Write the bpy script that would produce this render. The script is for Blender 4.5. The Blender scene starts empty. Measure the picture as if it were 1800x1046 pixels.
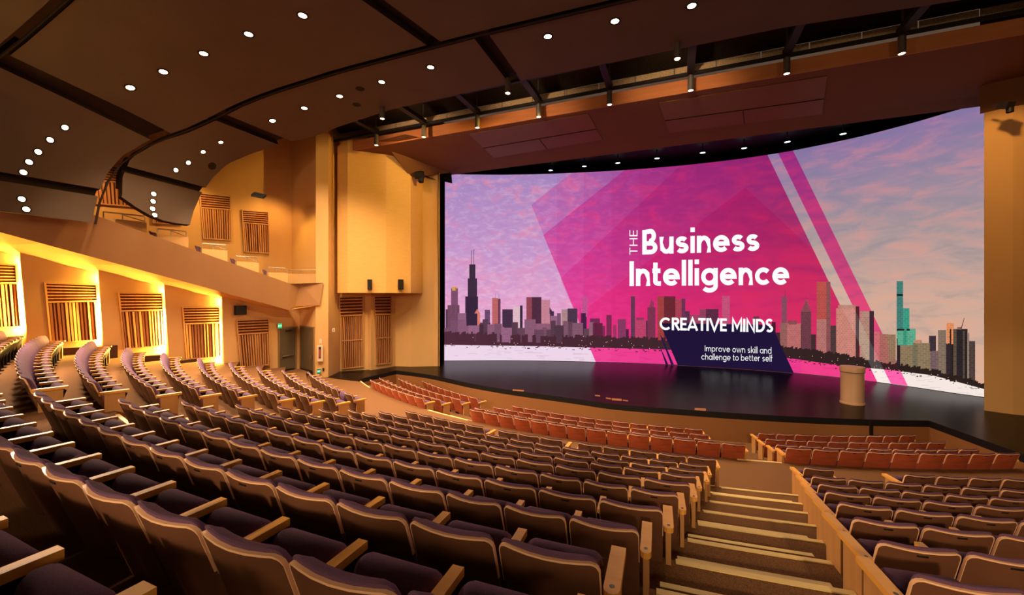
import bpy, bmesh, math, random
import numpy as np
from mathutils import Vector, Matrix
from mathutils.bvhtree import BVHTree

random.seed(7)
S = bpy.context.scene
COL = S.collection
# ------------------------------------------------------------------ camera, world, exposure
F, HC = 712.3, 4.028                      # focal length in px of the 1800x1046 frame, eye height above the cross aisle
cam_d = bpy.data.cameras.new('camera')
cam_d.sensor_width = 36.0
cam_d.lens = F / 1800.0 * 36.0
cam_d.clip_start = 0.05
cam_d.clip_end = 200
cam = bpy.data.objects.new('camera', cam_d)
cam.location = (0, 0, HC)
cam.rotation_euler = (math.radians(90), 0, 0)
COL.objects.link(cam)
S.camera = cam
W = bpy.data.worlds.new('world')
S.world = W
W.use_nodes = True
W.node_tree.nodes['Background'].inputs[0].default_value = (1.0, 0.66, 0.45, 1)
W.node_tree.nodes['Background'].inputs[1].default_value = 0.09
S.view_settings.view_transform = 'Standard'
S.view_settings.look = 'None'
S.view_settings.gamma = 1.0
S.view_settings.use_curve_mapping = False
S.view_settings.exposure = 0.0
S.cycles.use_denoising = True
S.cycles.max_bounces = 6
S.cycles.diffuse_bounces = 4
S.cycles.glossy_bounces = 3
S.cycles.transparent_max_bounces = 12
S.cycles.sample_clamp_indirect = 4.0
S.cycles.caustics_reflective = False
S.cycles.caustics_refractive = False

# lamp levels (watts)
P_DOWN, P_COVE, P_CAT, P_TOWER, P_BALC, P_STAGE, P_FILL = 1050, 75.0, 600, 3000, 260, 40, 330

# ------------------------------------------------------------------ helpers
TH = 0.3823                                # axis of the hall, turned from the camera's
SA, CA = math.sin(TH), math.cos(TH)
def UV(u, v, z): return Vector((u * CA + v * SA, v * CA - u * SA, z))
CC = np.array([10.674, 30.549])            # centre of the seating arcs
def polar(R, ph, z=0.0): return Vector((CC[0] + R * math.sin(ph), CC[1] - R * math.cos(ph), z))
def at_z(x, y, z):
    D = F * (HC - z) / (y - 523.0)
    return Vector(((x - 900) / F * D, D, z))
def at_d(x, y, D): return Vector(((x - 900) / F * D, D, HC + (523 - y) / F * D))
def on_line(x, y, P, d):                   # sight line meets the upright plane through plan point P along d
    r = (x - 900) / F
    t = (P[0] - r * P[1]) / (r * d[1] - d[0])
    return at_d(x, y, P[1] + t * d[1])
def phix(x, R):                            # angle at which the arc of radius R is met along a sight line
    t = (x - 900) / F
    a = t * t + 1; b = -2 * (t * CC[0] + CC[1]); c = CC @ CC - R * R
    D = (-b - math.sqrt(max(b * b - 4 * a * c, 0))) / (2 * a)
    return math.atan2(t * D - CC[0], CC[1] - D)

def lin(c): return tuple((v / 12.92 if v <= .04045 else ((v + .055) / 1.055) ** 2.4) for v in (k / 255.0 for k in c[:3])) + (1.0,)

class MB:
    def __init__(s): s.v = []; s.f = []; s.c = []
    def quadgrid(s, rows, closed=False):   # rows of equal length lists of points
        n = len(rows[0]); o = len(s.v)
        for r in rows: s.v += [tuple(p) for p in r]
        for i in range(len(rows) - 1):
            for j in range(n if closed else n - 1):
                k = (j + 1) % n
                s.f.append((o + i * n + j, o + i * n + k, o + (i + 1) * n + k, o + (i + 1) * n + j))
    def poly(s, pts, col=None):
        o = len(s.v); s.v += [tuple(p) for p in pts]; s.f.append(tuple(range(o, o + len(pts))))
        if col is not None: s.c.append(col)
    def hexa(s, b, t):                     # bottom and top quads
        o = len(s.v); s.v += [tuple(p) for p in b] + [tuple(p) for p in t]
        for q in ((3, 2, 1, 0), (4, 5, 6, 7), (0, 1, 5, 4), (1, 2, 6, 5), (2, 3, 7, 6), (3, 0, 4, 7)):
            s.f.append(tuple(o + i for i in q))
    def box(s, c, size, M=None):
        x, y, z = (k / 2 for k in size)
        b = [Vector((sx * x, sy * y, -z)) for sx, sy in ((-1, -1), (1, -1), (1, 1), (-1, 1))]
        t = [p + Vector((0, 0, 2 * z)) for p in b]
        f = lambda p: (M @ p if M else p) + Vector(c)
        s.hexa([f(p) for p in b], [f(p) for p in t])
    def prism(s, base, h):                 # base: list of points, h: vector
        n = len(base); o = len(s.v); h = Vector(h)
        s.v += [tuple(p) for p in base] + [tuple(Vector(p) + h) for p in base]
        s.f.append(tuple(range(o + n - 1, o - 1, -1))); s.f.append(tuple(range(o + n, o + 2 * n)))
        for i in range(n):
            k = (i + 1) % n
            s.f.append((o + i, o + k, o + n + k, o + n + i))
    def tube(s, pts, r, n=8):
        pts = [Vector(p) for p in pts]; rings = []
        for i, p in enumerate(pts):
            d = (pts[min(i + 1, len(pts) - 1)] - pts[max(i - 1, 0)]).normalized()
            up = Vector((0, 0, 1)) if abs(d.z) < .95 else Vector((1, 0, 0))
            a = d.cross(up).normalized(); b = a.cross(d)
            rings.append([p + r * (math.cos(2 * math.pi * k / n) * a + math.sin(2 * math.pi * k / n) * b) for k in range(n)])
        o = len(s.v); s.quadgrid(rings, closed=True)
        s.f.append(tuple(range(o, o + n))); s.f.append(tuple(range(len(s.v) - n, len(s.v))))
    def lathe(s, prof, n=24, c=(0, 0, 0)):
        rows = [[(c[0] + r * math.cos(2 * math.pi * k / n), c[1] + r * math.sin(2 * math.pi * k / n), c[2] + z) for k in range(n)] for r, z in prof]
        s.quadgrid(rows, closed=True)
    def mesh(s, name, m, smooth=False, fix=True):
        me = bpy.data.meshes.new(name); me.from_pydata(s.v, [], s.f)
        if s.c:
            at = me.color_attributes.new('Col', 'FLOAT_COLOR', 'CORNER'); k = 0
            for p, c in zip(me.polygons, s.c):
                for _ in p.loop_indices: at.data[k].color = c; k += 1
        if fix:
            bm = bmesh.new(); bm.from_mesh(me); bmesh.ops.recalc_face_normals(bm, faces=bm.faces); bm.to_mesh(me); bm.free()
        if smooth: me.polygons.foreach_set('use_smooth', [True] * len(me.polygons))
        if m: me.materials.append(m)
        me.update(); return me
    def build(s, name, m, parent=None, smooth=False, fix=True):
        return link(name, s.mesh(name, m, smooth, fix), parent)

def link(name, data, parent=None):
    o = bpy.data.objects.new(name, data); COL.objects.link(o)
    if parent is not None: o.parent = parent
    return o
def thing(name, label, cat, loc=(0, 0, 0), rz=0.0, group=None):
    o = bpy.data.objects.new(name, None); COL.objects.link(o)
    o.empty_display_size = .1; o.location = loc; o.rotation_euler = (0, 0, rz)
    return tag(o, label, cat, group)
def tag(o, label, cat, group=None):
    o['label'] = label; o['category'] = cat
    if group: o['group'] = group
    return o
def struct(o, kind='structure'): o['kind'] = kind; return o
def localise(mb, o):                       # builder points given in world space -> local to an unrotated parent
    L = Vector(o.location); mb.v = [tuple(Vector(p) - L) for p in mb.v]; return mb

# ------------------------------------------------------------------ materials
def mat(name, rgb, rough=.6, spec=.5, noise=None, metal=0.0, bump=0.0, coat=0.0):
    """noise = (scale xyz, amount, second colour)"""
    m = bpy.data.materials.new(name); m.use_nodes = True
    nt = m.node_tree; b = nt.nodes['Principled BSDF']
    b.inputs['Base Color'].default_value = lin(rgb); b.inputs['Roughness'].default_value = rough
    b.inputs['Specular IOR Level'].default_value = spec; b.inputs['Metallic'].default_value = metal
    b.inputs['Coat Weight'].default_value = coat
    if noise:
        tc = nt.nodes.new('ShaderNodeTexCoord'); mp = nt.nodes.new('ShaderNodeMapping'); mp.inputs['Scale'].default_value = noise[0]
        no = nt.nodes.new('ShaderNodeTexNoise'); no.inputs['Scale'].default_value = 1.0; no.inputs['Detail'].default_value = 5
        rp = nt.nodes.new('ShaderNodeValToRGB'); rp.color_ramp.elements[0].position = .5 - noise[1]; rp.color_ramp.elements[1].position = .5 + noise[1]
        rp.color_ramp.elements[0].color = lin(rgb); rp.color_ramp.elements[1].color = lin(noise[2])
        nt.links.new(tc.outputs['Object'], mp.inputs['Vector']); nt.links.new(mp.outputs['Vector'], no.inputs['Vector'])
        nt.links.new(no.outputs['Fac'], rp.inputs['Fac']); nt.links.new(rp.outputs['Color'], b.inputs['Base Color'])
        if bump:
            bp = nt.nodes.new('ShaderNodeBump'); bp.inputs['Strength'].default_value = bump; bp.inputs['Distance'].default_value = .01
            nt.links.new(no.outputs['Fac'], bp.inputs['Height']); nt.links.new(bp.outputs['Normal'], b.inputs['Normal'])
    return m
def emit(name, rgb, strength):
    m = bpy.data.materials.new(name); m.use_nodes = True; nt = m.node_tree
    nt.nodes.remove(nt.nodes['Principled BSDF']); e = nt.nodes.new('ShaderNodeEmission')
    e.inputs[0].default_value = lin(rgb); e.inputs[1].default_value = strength
    nt.links.new(e.outputs[0], nt.nodes['Material Output'].inputs[0]); return m
M = dict(
    carpet=mat('carpet', (96, 66, 42), .95, .1, ((150, 150, 150), .14, (148, 106, 68)), bump=.25),
    plaster=mat('plaster', (222, 176, 112), .75, .2, ((1.2, 1.2, .6), .35, (212, 164, 100))),
    maple=mat('maple', (226, 178, 112), .45, .4, ((9, 9, .8), .3, (210, 156, 88))),
    wood_arm=mat('wood_arm', (242, 178, 76), .45, .4, ((4, 22, 22), .3, (228, 156, 58))),
    panel_wood=mat('panel_wood', (208, 154, 92), .5, .35, ((12, 12, 1.5), .3, (190, 134, 74))),
    slat=mat('slat', (206, 148, 88), .5, .3, ((14, 14, 1.2), .3, (170, 108, 60))),
    slat_dark=mat('slat_dark', (108, 58, 28), .8, .1),
    shell=mat('shell', (122, 80, 54), .42, .35, ((3, 3, 14), .3, (106, 68, 45))),
    shell_red=mat('shell_red', (190, 92, 56), .45, .35, ((3, 3, 14), .3, (150, 72, 42))),
    edge=mat('edge', (250, 198, 146), .22, .8),
    purple=mat('purple', (98, 70, 92), .92, .15, ((160, 160, 160), .2, (116, 84, 108)), bump=.25),
    black=mat('black', (22, 18, 16), .6, .3), frame=mat('frame', (30, 24, 20), .5, .4),
    dark=mat('dark', (20, 15, 12), .8, .1), plate=mat('plate', (34, 24, 20), .4, .5),
    canopy=mat('canopy', (100, 83, 68), .8, .12, ((.8, .8, .8), .3, (93, 76, 61))),
    canopy_edge=mat('canopy_edge', (48, 35, 26), .8, .1),
    soffit=mat('soffit', (118, 78, 46), .8, .12), soffit_gloss=mat('soffit_gloss', (124, 84, 36), .4, .05),
    attic=mat('attic', (30, 24, 20), .9, .05), meshgrey=mat('meshgrey', (206, 176, 128), .5, .3, ((40, 40, 40), .16, (150, 122, 84))),
    deckmesh=mat('deckmesh', (66, 56, 42), .7, .2, ((26, 26, 26), .16, (30, 25, 19))), rail_metal=mat('rail_metal', (190, 176, 150), .35, .6, metal=.7), steel=mat('steel', (150, 140, 126), .3, .6, metal=.8),
    stage=mat('stage', (26, 18, 14), .26, .04, ((.7, .7, .7), .3, (20, 14, 11))), fascia=mat('fascia', (150, 100, 56), .7, .2),
    nosing=mat('nosing', (236, 206, 128), .5, .3), door=mat('door', (96, 82, 58), .5, .4), doorframe=mat('doorframe', (140, 112, 72), .5, .4),
    lectern=mat('lectern', (226, 184, 142), .4, .4, ((5, 5, .8), .3, (214, 168, 124))), white=mat('white', (226, 206, 176), .5, .4), kick=mat('kick', (72, 46, 34), .7, .2),
    lens=emit('lens', (255, 226, 170), 14.0), lens_soft=emit('lens_soft', (255, 214, 130), 3.0), lens_cool=emit('lens_cool', (226, 244, 255), 10.0), tube=emit('tube', (255, 190, 90), 60.0),
    green=emit('green', (40, 190, 110), 1.2), green_dim=emit('green_dim', (60, 170, 110), .55), exit_white=emit('exit_white', (225, 255, 235), 1.6),
)

def lamp(kind, name, loc, power, color, aim=None, parent=None, size=.08, angle=120, blend=.6, sx=None, sy=None):
    d = bpy.data.lights.new(name, kind); d.energy = power; d.color = color
    if kind == 'AREA':
        d.shape = 'RECTANGLE'; d.size = sx or size; d.size_y = sy or size
    else: d.shadow_soft_size = size
    if kind == 'SPOT': d.spot_size = math.radians(angle); d.spot_blend = blend
    o = bpy.data.objects.new(name, d); COL.objects.link(o); o.location = loc
    if aim is not None: o.rotation_euler = (Vector(aim) - Vector(loc)).to_track_quat('-Z', 'Y').to_euler()
    if parent is not None:
        o.parent = parent; o.matrix_parent_inverse = Matrix.LocRotScale(parent.location, parent.rotation_euler, None).inverted()
    return o
WARM, AMBER, GOLD = (1.0, .71, .46), (1.0, .56, .19), (1.0, .62, .12)

# ================================================================== FLOOR: raked seating tiers
ROWS = ['I', 'H', 'G', 'F', 'E', 'D', 'C', 'B', 'A', 'Z', 'Y']
RR = dict(I=23.46, H=24.45, G=25.25, F=26.15, E=27.05, D=27.87, C=28.64, B=29.5, A=30.32, Z=31.11, Y=31.95)
ZT = dict(I=0, H=.229, G=.434, F=.699, E=.959, D=1.184, C=1.384, B=1.644, A=1.894, Z=2.129, Y=2.374)
DRIFT = dict(A=7.9, B=5.3, C=4.5, D=2.7, E=1.0, F=.6, G=.6, H=0, I=0, Z=8.6, Y=9)
def rad(k, ph): return RR[k] + DRIFT[k] * max(0, -ph - .62) ** 2
SETBACK = 1.1
PHS = np.linspace(-1.22, .42, 83)
mb = MB()
prev = lambda ph: 21.06 if ph > -1.0 else 21.06 + 7.0 * (-1.0 - ph)
z0 = 0.0
# cross aisle and tiers as one stepped surface: (radius function, height) pairs
prof = [(prev, -.41), (prev, 0.0)]
for i, k in enumerate(ROWS[1:]):
    fn = (lambda kk: (lambda ph: rad(kk, ph) - SETBACK))(k)
    prof += [(fn, ZT[ROWS[i]]), (fn, ZT[k])]
prof += [(lambda ph: rad('Y', ph) + 1.2, ZT['Y'])]
mb.quadgrid([[polar(fn(ph), ph, z) for ph in PHS] for fn, z in prof])
floor = struct(mb.build('floor', M['carpet']))
# pit floor tiers
mb = MB()
PP = np.linspace(-1.16, .42, 60)
pitprof = [(15.2, -.985), (18.28, -.985), (18.28, -.79), (19.3, -.79), (19.3, -.60), (20.06, -.60), (20.06, -.41), (21.062, -.41), (21.062, -.3)]
mb.quadgrid([[polar(r, ph, z) for ph in PP] for r, z in pitprof])
pit_floor = struct(mb.build('floor', M['carpet']))

# aisle stairs: half steps and pale nosings, each a part of the floor
MIDEND = dict(I=-.285, H=-.298, G=-.305, F=-.3136, E=-.320, D=-.327, C=-.333, B=-.339, A=-.344, Z=-.346, Y=-.352)
RSTART = dict(I=-.2216, H=-.2341, G=-.2442, F=-.2559, E=-.2657, D=-.2745, C=-.2812, B=-.2899, A=-.2965, Z=-.302, Y=-.308)
def arc_block(r0, r1, p0, p1, za, zb, n=4):
    b = MB(); ps = np.linspace(p0, p1, n)
    top = [polar(r0, p, zb) for p in ps] + [polar(r1, p, zb) for p in ps[::-1]]
    b.prism([Vector((q.x, q.y, za)) for q in top], (0, 0, zb - za)); return b
for i, k in enumerate(ROWS[1:]):
    lo = ROWS[i]; r = RR[k] - SETBACK; zm = (ZT[lo] + ZT[k]) / 2
    p0, p1 = MIDEND[lo] + .0045, RSTART[lo] - .003
    st = arc_block(r - .27, r, p0, p1, ZT[lo], zm).build('step', M['carpet'], floor)
    arc_block(r - .275, r - .215, p0, p1, zm, zm + .012).build('nosing', M['nosing'], st)
    arc_block(r - .004, r + .056, p0 - .001, p1 + .002, ZT[k], ZT[k] + .012).build('nosing', M['nosing'], floor)
LEND = dict(A=-.66, B=-.672, C=-.682, D=-.69, E=-.70, F=-.70, G=-.708, H=-.712, I=-.745)   # aisle ends of the wall-side block
MIDL = dict(A=-.6175, B=-.611, C=-.607, D=-.605, E=-.607, F=-.607, G=-.6145, H=-.622, I=-.628)
for i, k in enumerate(ROWS[1:9]):
    lo = ROWS[i]; p0, p1 = LEND[k] + .004, MIDL[k] - .006; r = rad(k, p0) - SETBACK; zm = (ZT[lo] + ZT[k]) / 2
    st = arc_block(r - .27, r, p0, p1, ZT[lo], zm).build('step', M['carpet'], floor)
    arc_block(r - .275, r - .215, p0, p1, zm, zm + .012).build('nosing', M['nosing'], st)
    arc_block(r - .004, r + .056, p0, p1, ZT[k], ZT[k] + .012).build('nosing', M['nosing'], floor)
# pit stairs at the cross aisle edge
for p0, p1 in ((-.243, -.196), (-.705, -.612)):
    for r, z in ((21.06, 0.0), (20.72, -.2)):
        if z < 0: arc_block(20.72, 21.06, p0, p1, -.41, -.2).build('step', M['carpet'], pit_floor)
        arc_block(r, r + .06, p0, p1, z, z + .012).build('nosing', M['nosing'], pit_floor)
    arc_block(20.06, 20.12, p0, p1, -.41, -.398).build('nosing', M['nosing'], pit_floor)
arc_block(21.06, 21.12, -1.02, -.94, 0, .012).build('nosing', M['nosing'], pit_floor)

# ================================================================== SEATS
PW = .575
def seat_meshes():
    R = {}
    w, zb, zt, rc = .538, .22, .814, .055
    xs = [k * w / 2 for k in (-1, -.975, -.93, -.85, -.65, -.35, 0, .35, .65, .85, .93, .975, 1)]
    def ztop(x):
        e = abs(x) - (w / 2 - rc)
        return zt - .012 * (1 - (2 * x / w) ** 2) - (rc - math.sqrt(max(rc * rc - e * e, 0)) if e > 0 else 0)
    def yb(x, z): return -.045 * (1 - (2 * x / w) ** 2) + (zt - z) * .33
    zs = (0, .35, .7, 1)
    def shell(shift, th):
        b = MB(); P = lambda x, t, dy: (x, yb(x, zb + t * (ztop(x) - zb)) + dy, zb + t * (ztop(x) - zb))
        b.quadgrid([[P(x, t, 0) for x in xs] for t in zs]); b.quadgrid([[P(x, t, th) for x in xs] for t in zs])
        o = len(b.v); n = len(xs)
        ring = [(x, 0) for x in xs] + [(xs[-1], t) for t in zs[1:]] + [(x, 1) for x in xs[::-1][1:]] + [(xs[0], t) for t in zs[::-1][1:]]
        b.quadgrid([[P(x, t, 0) for x, t in ring], [P(x, t, th) for x, t in ring]]); return b
    sh = shell(0, .018)
    R['shell'] = sh.mesh('back_shell', M['shell'], True); R['shell_red'] = sh.mesh('back_shell', M['shell_red'], True)
    for nm in ('shell', 'shell_red'): R[nm].set_sharp_from_angle(angle=.7)
    # pale laminated edge around top and sides
    path = [(-w / 2, zb + t * (ztop(-w / 2) - zb)) for t in (.6, .8, .93)] + [(x, ztop(x)) for x in xs] + [(w / 2, zb + t * (ztop(w / 2) - zb)) for t in (.93, .8, .6)]
    rows = []
    for i, (x, z) in enumerate(path):
        a, c = path[max(i - 1, 0)], path[min(i + 1, len(path) - 1)]
        d = Vector((c[0] - a[0], 0, c[1] - a[1])).normalized(); nrm = Vector((-d.z, 0, d.x))
        y = yb(x, z); k_ = .35 if abs(x) > w / 2 - .003 else 1.0
        rows.append([Vector((x, y - .002, z)) - nrm * .007 * k_, Vector((x, y - .002, z)) + nrm * .003, Vector((x, y + .020, z)) + nrm * .003, Vector((x, y + .020, z)) - nrm * .004])
    b = MB(); b.quadgrid(rows, closed=True); R['edge'] = b.mesh('edge_band', M['edge'], True); R['edge'].set_sharp_from_angle(angle=.8)
    # back cushion
    b = MB(); cx = [k * .263 for k in (-1, -.97, -.9, -.7, -.35, 0, .35, .7, .9, .97, 1)]; cz = (0, .04, .15, .5, .85, .95, .985, 1)
    def P(x, t, dy):
        top = ztop(x * w / .526) + .026 ; z = .30 + t * (top - .30)
        return (x, yb(x, z) + .019 + dy, z)
    th = lambda x, t: .012 + .082 * (1 - abs(x / .263) ** 7) * (1 - abs(2 * t - 1) ** 9)
    b.quadgrid([[P(x, t, th(x, t)) for x in cx] for t in cz]); b.quadgrid([[P(x, t, 0) for x in cx] for t in cz])
    ring = [(x, 0) for x in cx] + [(cx[-1], t) for t in cz[1:]] + [(x, 1) for x in cx[::-1][1:]] + [(cx[0], t) for t in cz[::-1][1:]]
    b.quadgrid([[P(x, t, 0) for x, t in ring], [P(x, t, th(x, t)) for x, t in ring]])
    R['back'] = b.mesh('back_cushion', M['purple'], True)
    # folded seat cushion and its pan
    def rbox(size, c, tilt, m, name, bev, seg=3):
        q = MB(); q.box((0, 0, 0), size); me = q.mesh(name, m)
        bm = bmesh.new(); bm.from_mesh(me); bmesh.ops.bevel(bm, geom=bm.edges[:], offset=bev, segments=seg, affect='EDGES', profile=.5)
        bm.transform(Matrix.Translation(c) @ Matrix.Rotation(tilt, 4, 'X')); bm.to_mesh(me); bm.free()
        me.polygons.foreach_set('use_smooth', [True] * len(me.polygons)); return me
    R['seat'] = rbox((.485, .135, .40), (0, .345, .415), -.30, M['purple'], 'seat_cushion', .06, 4)
    for v in R['seat'].vertices:
        if v.co.z > .42: v.co.z += .035 * (1 - (v.co.x / .245) ** 2)
    R['pan'] = rbox((.47, .022, .34), (0, .422, .385), -.30, M['plate'], 'seat_pan', .008, 1)
    R['plate'] = rbox((.074, .006, .016), (0, -.031, .768), .32, M['black'], 'number_plate', .002, 1)
    def arm(sx, wd, y0, y1, name):
        q = MB(); n = 6; r = wd / 2
        pts = [(sx + wd / 2, y1, .585), (sx - wd / 2, y1, .585)] + [(sx - r * math.cos(a), y0 + r - r * math.sin(a), .585) for a in np.linspace(0, math.pi, n)]
        q.prism(pts, (0, 0, .042)); return q.mesh(name, M['wood_arm'])
    R['arm'] = arm(-PW / 2, .06, .19, .47, 'armrest')
    q = MB(); q.box((-PW / 2, .33, .292), (.036, .16, .585)); q.box((-PW / 2, .30, .012), (.07, .32, .024)); R['post'] = q.mesh('arm_support', M['frame'])
    for sgn, nm in ((1, 'r'), (-1, 'l')):
        x = sgn * (PW / 2 + (.03 if sgn > 0 else .0))
        R['earm_' + nm] = arm(x, .085, .07, .49, 'end_armrest')
        q = MB(); q.prism([(x - .022, .15, 0), (x + .022, .15, 0), (x + .022, .43, 0), (x - .022, .43, 0)], (0, 0, .585)); R['epanel_' + nm] = q.mesh('end_panel', M['panel_wood'])
        q = MB(); q.lathe([(.0001, .0435), (.014, .0435), (.014, .040)], 10, (x, .13, .585)); R['screw_' + nm] = q.mesh('screw_cover', M['plate'])
    return R
SM = seat_meshes()
ORD = ['', 'first', 'second', 'third', 'fourth', 'fifth', 'sixth', 'seventh', 'eighth', 'ninth', 'tenth', 'eleventh', 'twelfth', 'thirteenth', 'fourteenth', 'fifteenth',
       'sixteenth', 'seventeenth', 'eighteenth', 'nineteenth', 'twentieth', 'twenty-first', 'twenty-second', 'twenty-third', 'twenty-fourth']
SEATS = []     # (distance, spec)
def seat_spec(R, ph, z, w, left_end, right_end, label, red, group):
    p = polar(R, ph, z); x = 900 + F * p.x / max(p.y, .01); y = 523 - F * (z + .6 - HC) / max(p.y, .01)
    if p.y < .5 or x < -420 or x > 1890 or (y > 1200 and p.y > 2): return
    SEATS.append((p.length, dict(p=p, ph=ph, w=w, le=left_end, re=right_end, label=label, red=red, group=group, px=x)))
def block(name, k, R, z, starts, ends, counter, rowtxt, red=False, from_start=True, pan_l=True, pan_r=True, place='', group='', off=0, total=None):
    """starts: left edges of the seats (angles), plus the last right edge"""
    e = starts
    n = len(e) - 1
    for i in range(n):
        ph = (e[i] + e[i + 1]) / 2; Rr = R(ph) if callable(R) else R
        w = (e[i + 1] - e[i]) * Rr
        num = (i + 1 + off) if from_start else ((total or n) - i - off)
        seat_spec(Rr, ph, z, w, pan_l and i == 0, pan_r and i == n - 1, f"{'red-backed pit' if red else 'plum theatre'} seat {ORD[num]} from {counter}, {rowtxt}, {place}", red, group)
def edges_from_last(last, n, pitches):
    out = [last + pitches[-1]]; cur = last; out.append(cur)
    for i in range(n - 1):
        cur -= pitches[-2 - i] if len(pitches) > 1 + i else pitches[0]
        out.append(cur)
    return out[::-1]
LAST = dict(H=-.319, G=-.328, F=-.333, E=-.341, D=-.345, C=-.353, B=-.356, A=-.363, Z=-.3645)
rown = {k: f'{ORD[i + 1]} row above cross aisle' for i, k in enumerate(ROWS)}
rown['I'] = 'row edging the cross aisle'
for i in range(1, len(ROWS)): rown[ROWS[i]] = f'{ORD[i]} row above cross aisle'
for k in ROWS:
    if k in ('I', 'Y'): continue
    R = RR[k]; wide, nar = .577 / R, .506 / R
    n = 14
    if k in 'HFDB': p = [wide] * 11 + [nar] * 3
    else: p = [wide] * 14 if k != 'E' else [.568 / R] * 14
    e = edges_from_last(LAST[k], n, p)
    block('mid', k, RR[k], ZT[k], e, None, 'stepped aisle', rown[k], from_start=False, place='centre block', group='plum seats of the centre block')
Ri = RR['I']; q = .56 / Ri
for last, n, off in ((-.309, 5, 0), (-.442, 3, 5), (-.530, 5, 8)):
    block('mid', 'I', Ri, 0, edges_from_last(last, n, [q] * n), None, 'stepped aisle', rown['I'], from_start=False, off=-off, place='centre block', group='plum seats of the centre block')
block('mid', 'Y', RR['Y'], ZT['Y'], [-.4449 - .0178 * 2 + .0178 * i for i in range(6)], None, 'stepped aisle', rown['Y'], from_start=False, off=-2, place='centre block', group='plum seats of the centre block')
# block beyond the stepped aisle
for k in ROWS:
    if k == 'Y': continue
    R = RR[k]; q = .53 / R
    if k == 'I':
        block('far', k, R, 0, [-.2216, -.2216 + q], None, 'panelled aisle end', rown[k], place='far block', group='plum seats of the far block')
        block('far', k, R, 0, [-.1517 + q * i for i in range(7)], None, 'panelled aisle end', rown[k], place='far block', off=1, group='plum seats of the far block')
    else:
        block('far', k, R, ZT[k], [RSTART[k] + q * i for i in range(9)], None, 'panelled aisle end', rown[k], place='far block', group='plum seats of the far block')
# wall-side block
LLEFT = dict(A=-1.015, B=-1.01, C=-1.0, D=-.98, E=-.965, F=-.968, G=-.972, H=-.968, I=-.985, Z=-1.0, Y=-1.02)
LENDX = dict(LEND); LENDX['Z'] = -.655; LENDX['Y'] = -.65
for k in ROWS:
    if k == 'Y': continue
    a, b = LLEFT[k], LENDX[k]
    if k == 'I': a, b = -.985, -.80
    n = int(round((b - a) * RR[k] / (.66 if k in 'ABCZ' else .62)))
    block('wall', k, (lambda kk: (lambda ph: rad(kk, ph)))(k), ZT[k], list(np.linspace(a, b, n + 1)), None, 'wall', rown[k], pan_r=(k != 'I'), place='wall-side block', group='plum seats of the wall-side block')
    if k == 'I':
        block('wall', k, RR[k], 0, [-.772, -.748], None, 'wall', rown[k], pan_l=False, place='wall-side block', off=n, group='plum seats of the wall-side block')
# pit rows
PITR = dict(O=(21.16, -.41, 'rear pit row'), K=(20.40, -.60, 'third pit row'), L=(19.38, -.79, 'second pit row'), N=(18.27, -.98, 'front pit row'))
PITM = dict(O=None, K=(832.8, 1256.7, 14), L=(866, 1247.5, 13), N=(899, 1236.7, 12))
PITL = dict(O=(-.929, 8), K=(-.985, 10), L=(-1.0, 10), N=(-.985, 8)); PITLE = dict(O=-.715, K=-.714, L=-.715, N=-.726)
PITRR = dict(O=(-.193, .055), K=(-.189, .054), L=(-.181, .071), N=(-.168, .092))
for k, (R, z, txt) in PITR.items():
    if k == 'O': e = [-.607 + i * .5615 / 21.06 for i in range(15)]
    else:
        x0, x1, n = PITM[k]; e = list(np.linspace(phix(x0, R), phix(x1, R), n + 1))
    block('pit', k, R, z, e, None, 'stepped aisle', txt, red=True, from_start=False, pan_l=False, place='centre block', group='red-backed pit seats of the centre block')
    a, n = PITL[k]
    block('pit', k, R, z, list(np.linspace(a, PITLE[k], n + 1)), None, 'wall', txt, red=True, pan_l=False, place='wall-side block', group='red-backed pit seats of the wall-side block')
    a, b = PITRR[k]
    block('pit', k, R, z, list(np.linspace(a, b, 10)), None, 'panelled aisle end', txt, red=True, place='far block', group='red-backed pit seats of the far block')
SEATS.sort(key=lambda t: t[0])
n_plum = 0; rest = []
for d, s in SEATS:
    if not s['red']:
        n_plum += 1
        if n_plum > 330: rest.append(s); continue
    t = thing('pit_seat' if s['red'] else 'theater_seat', s['label'], 'seat', s['p'], s['ph'], s['group'])
    sx = s['w'] / PW
    def part(nm, key, up=None):            # up: the part that carries this piece
        o = link(nm, SM[key], up or t)
        if up is None: o.scale = (sx, 1, 1)
        return o
    bs = part('back_shell', 'shell_red' if s['red'] else 'shell'); part('edge_band', 'edge', bs); part('back_cushion', 'back'); part('seat_cushion', 'seat')
    far = d > 26
    if not far: part('seat_pan', 'pan')
    if 4.0 < d <= 26: part('number_plate', 'plate', bs)
    if not s['le']:
        part('armrest', 'arm'); part('arm_support', 'post')
    else:
        ea = part('end_armrest', 'earm_l'); ea['label'] = 'wide pale wooden end armrest'; part('end_panel', 'epanel_l')
        if not far: part('screw_cover', 'screw_l', ea)
    if s['re']:
        ea = part('end_armrest', 'earm_r'); ea['label'] = 'wide pale wooden end armrest'; part('end_panel', 'epanel_r')
        if not far: part('screw_cover', 'screw_r', ea)
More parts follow.
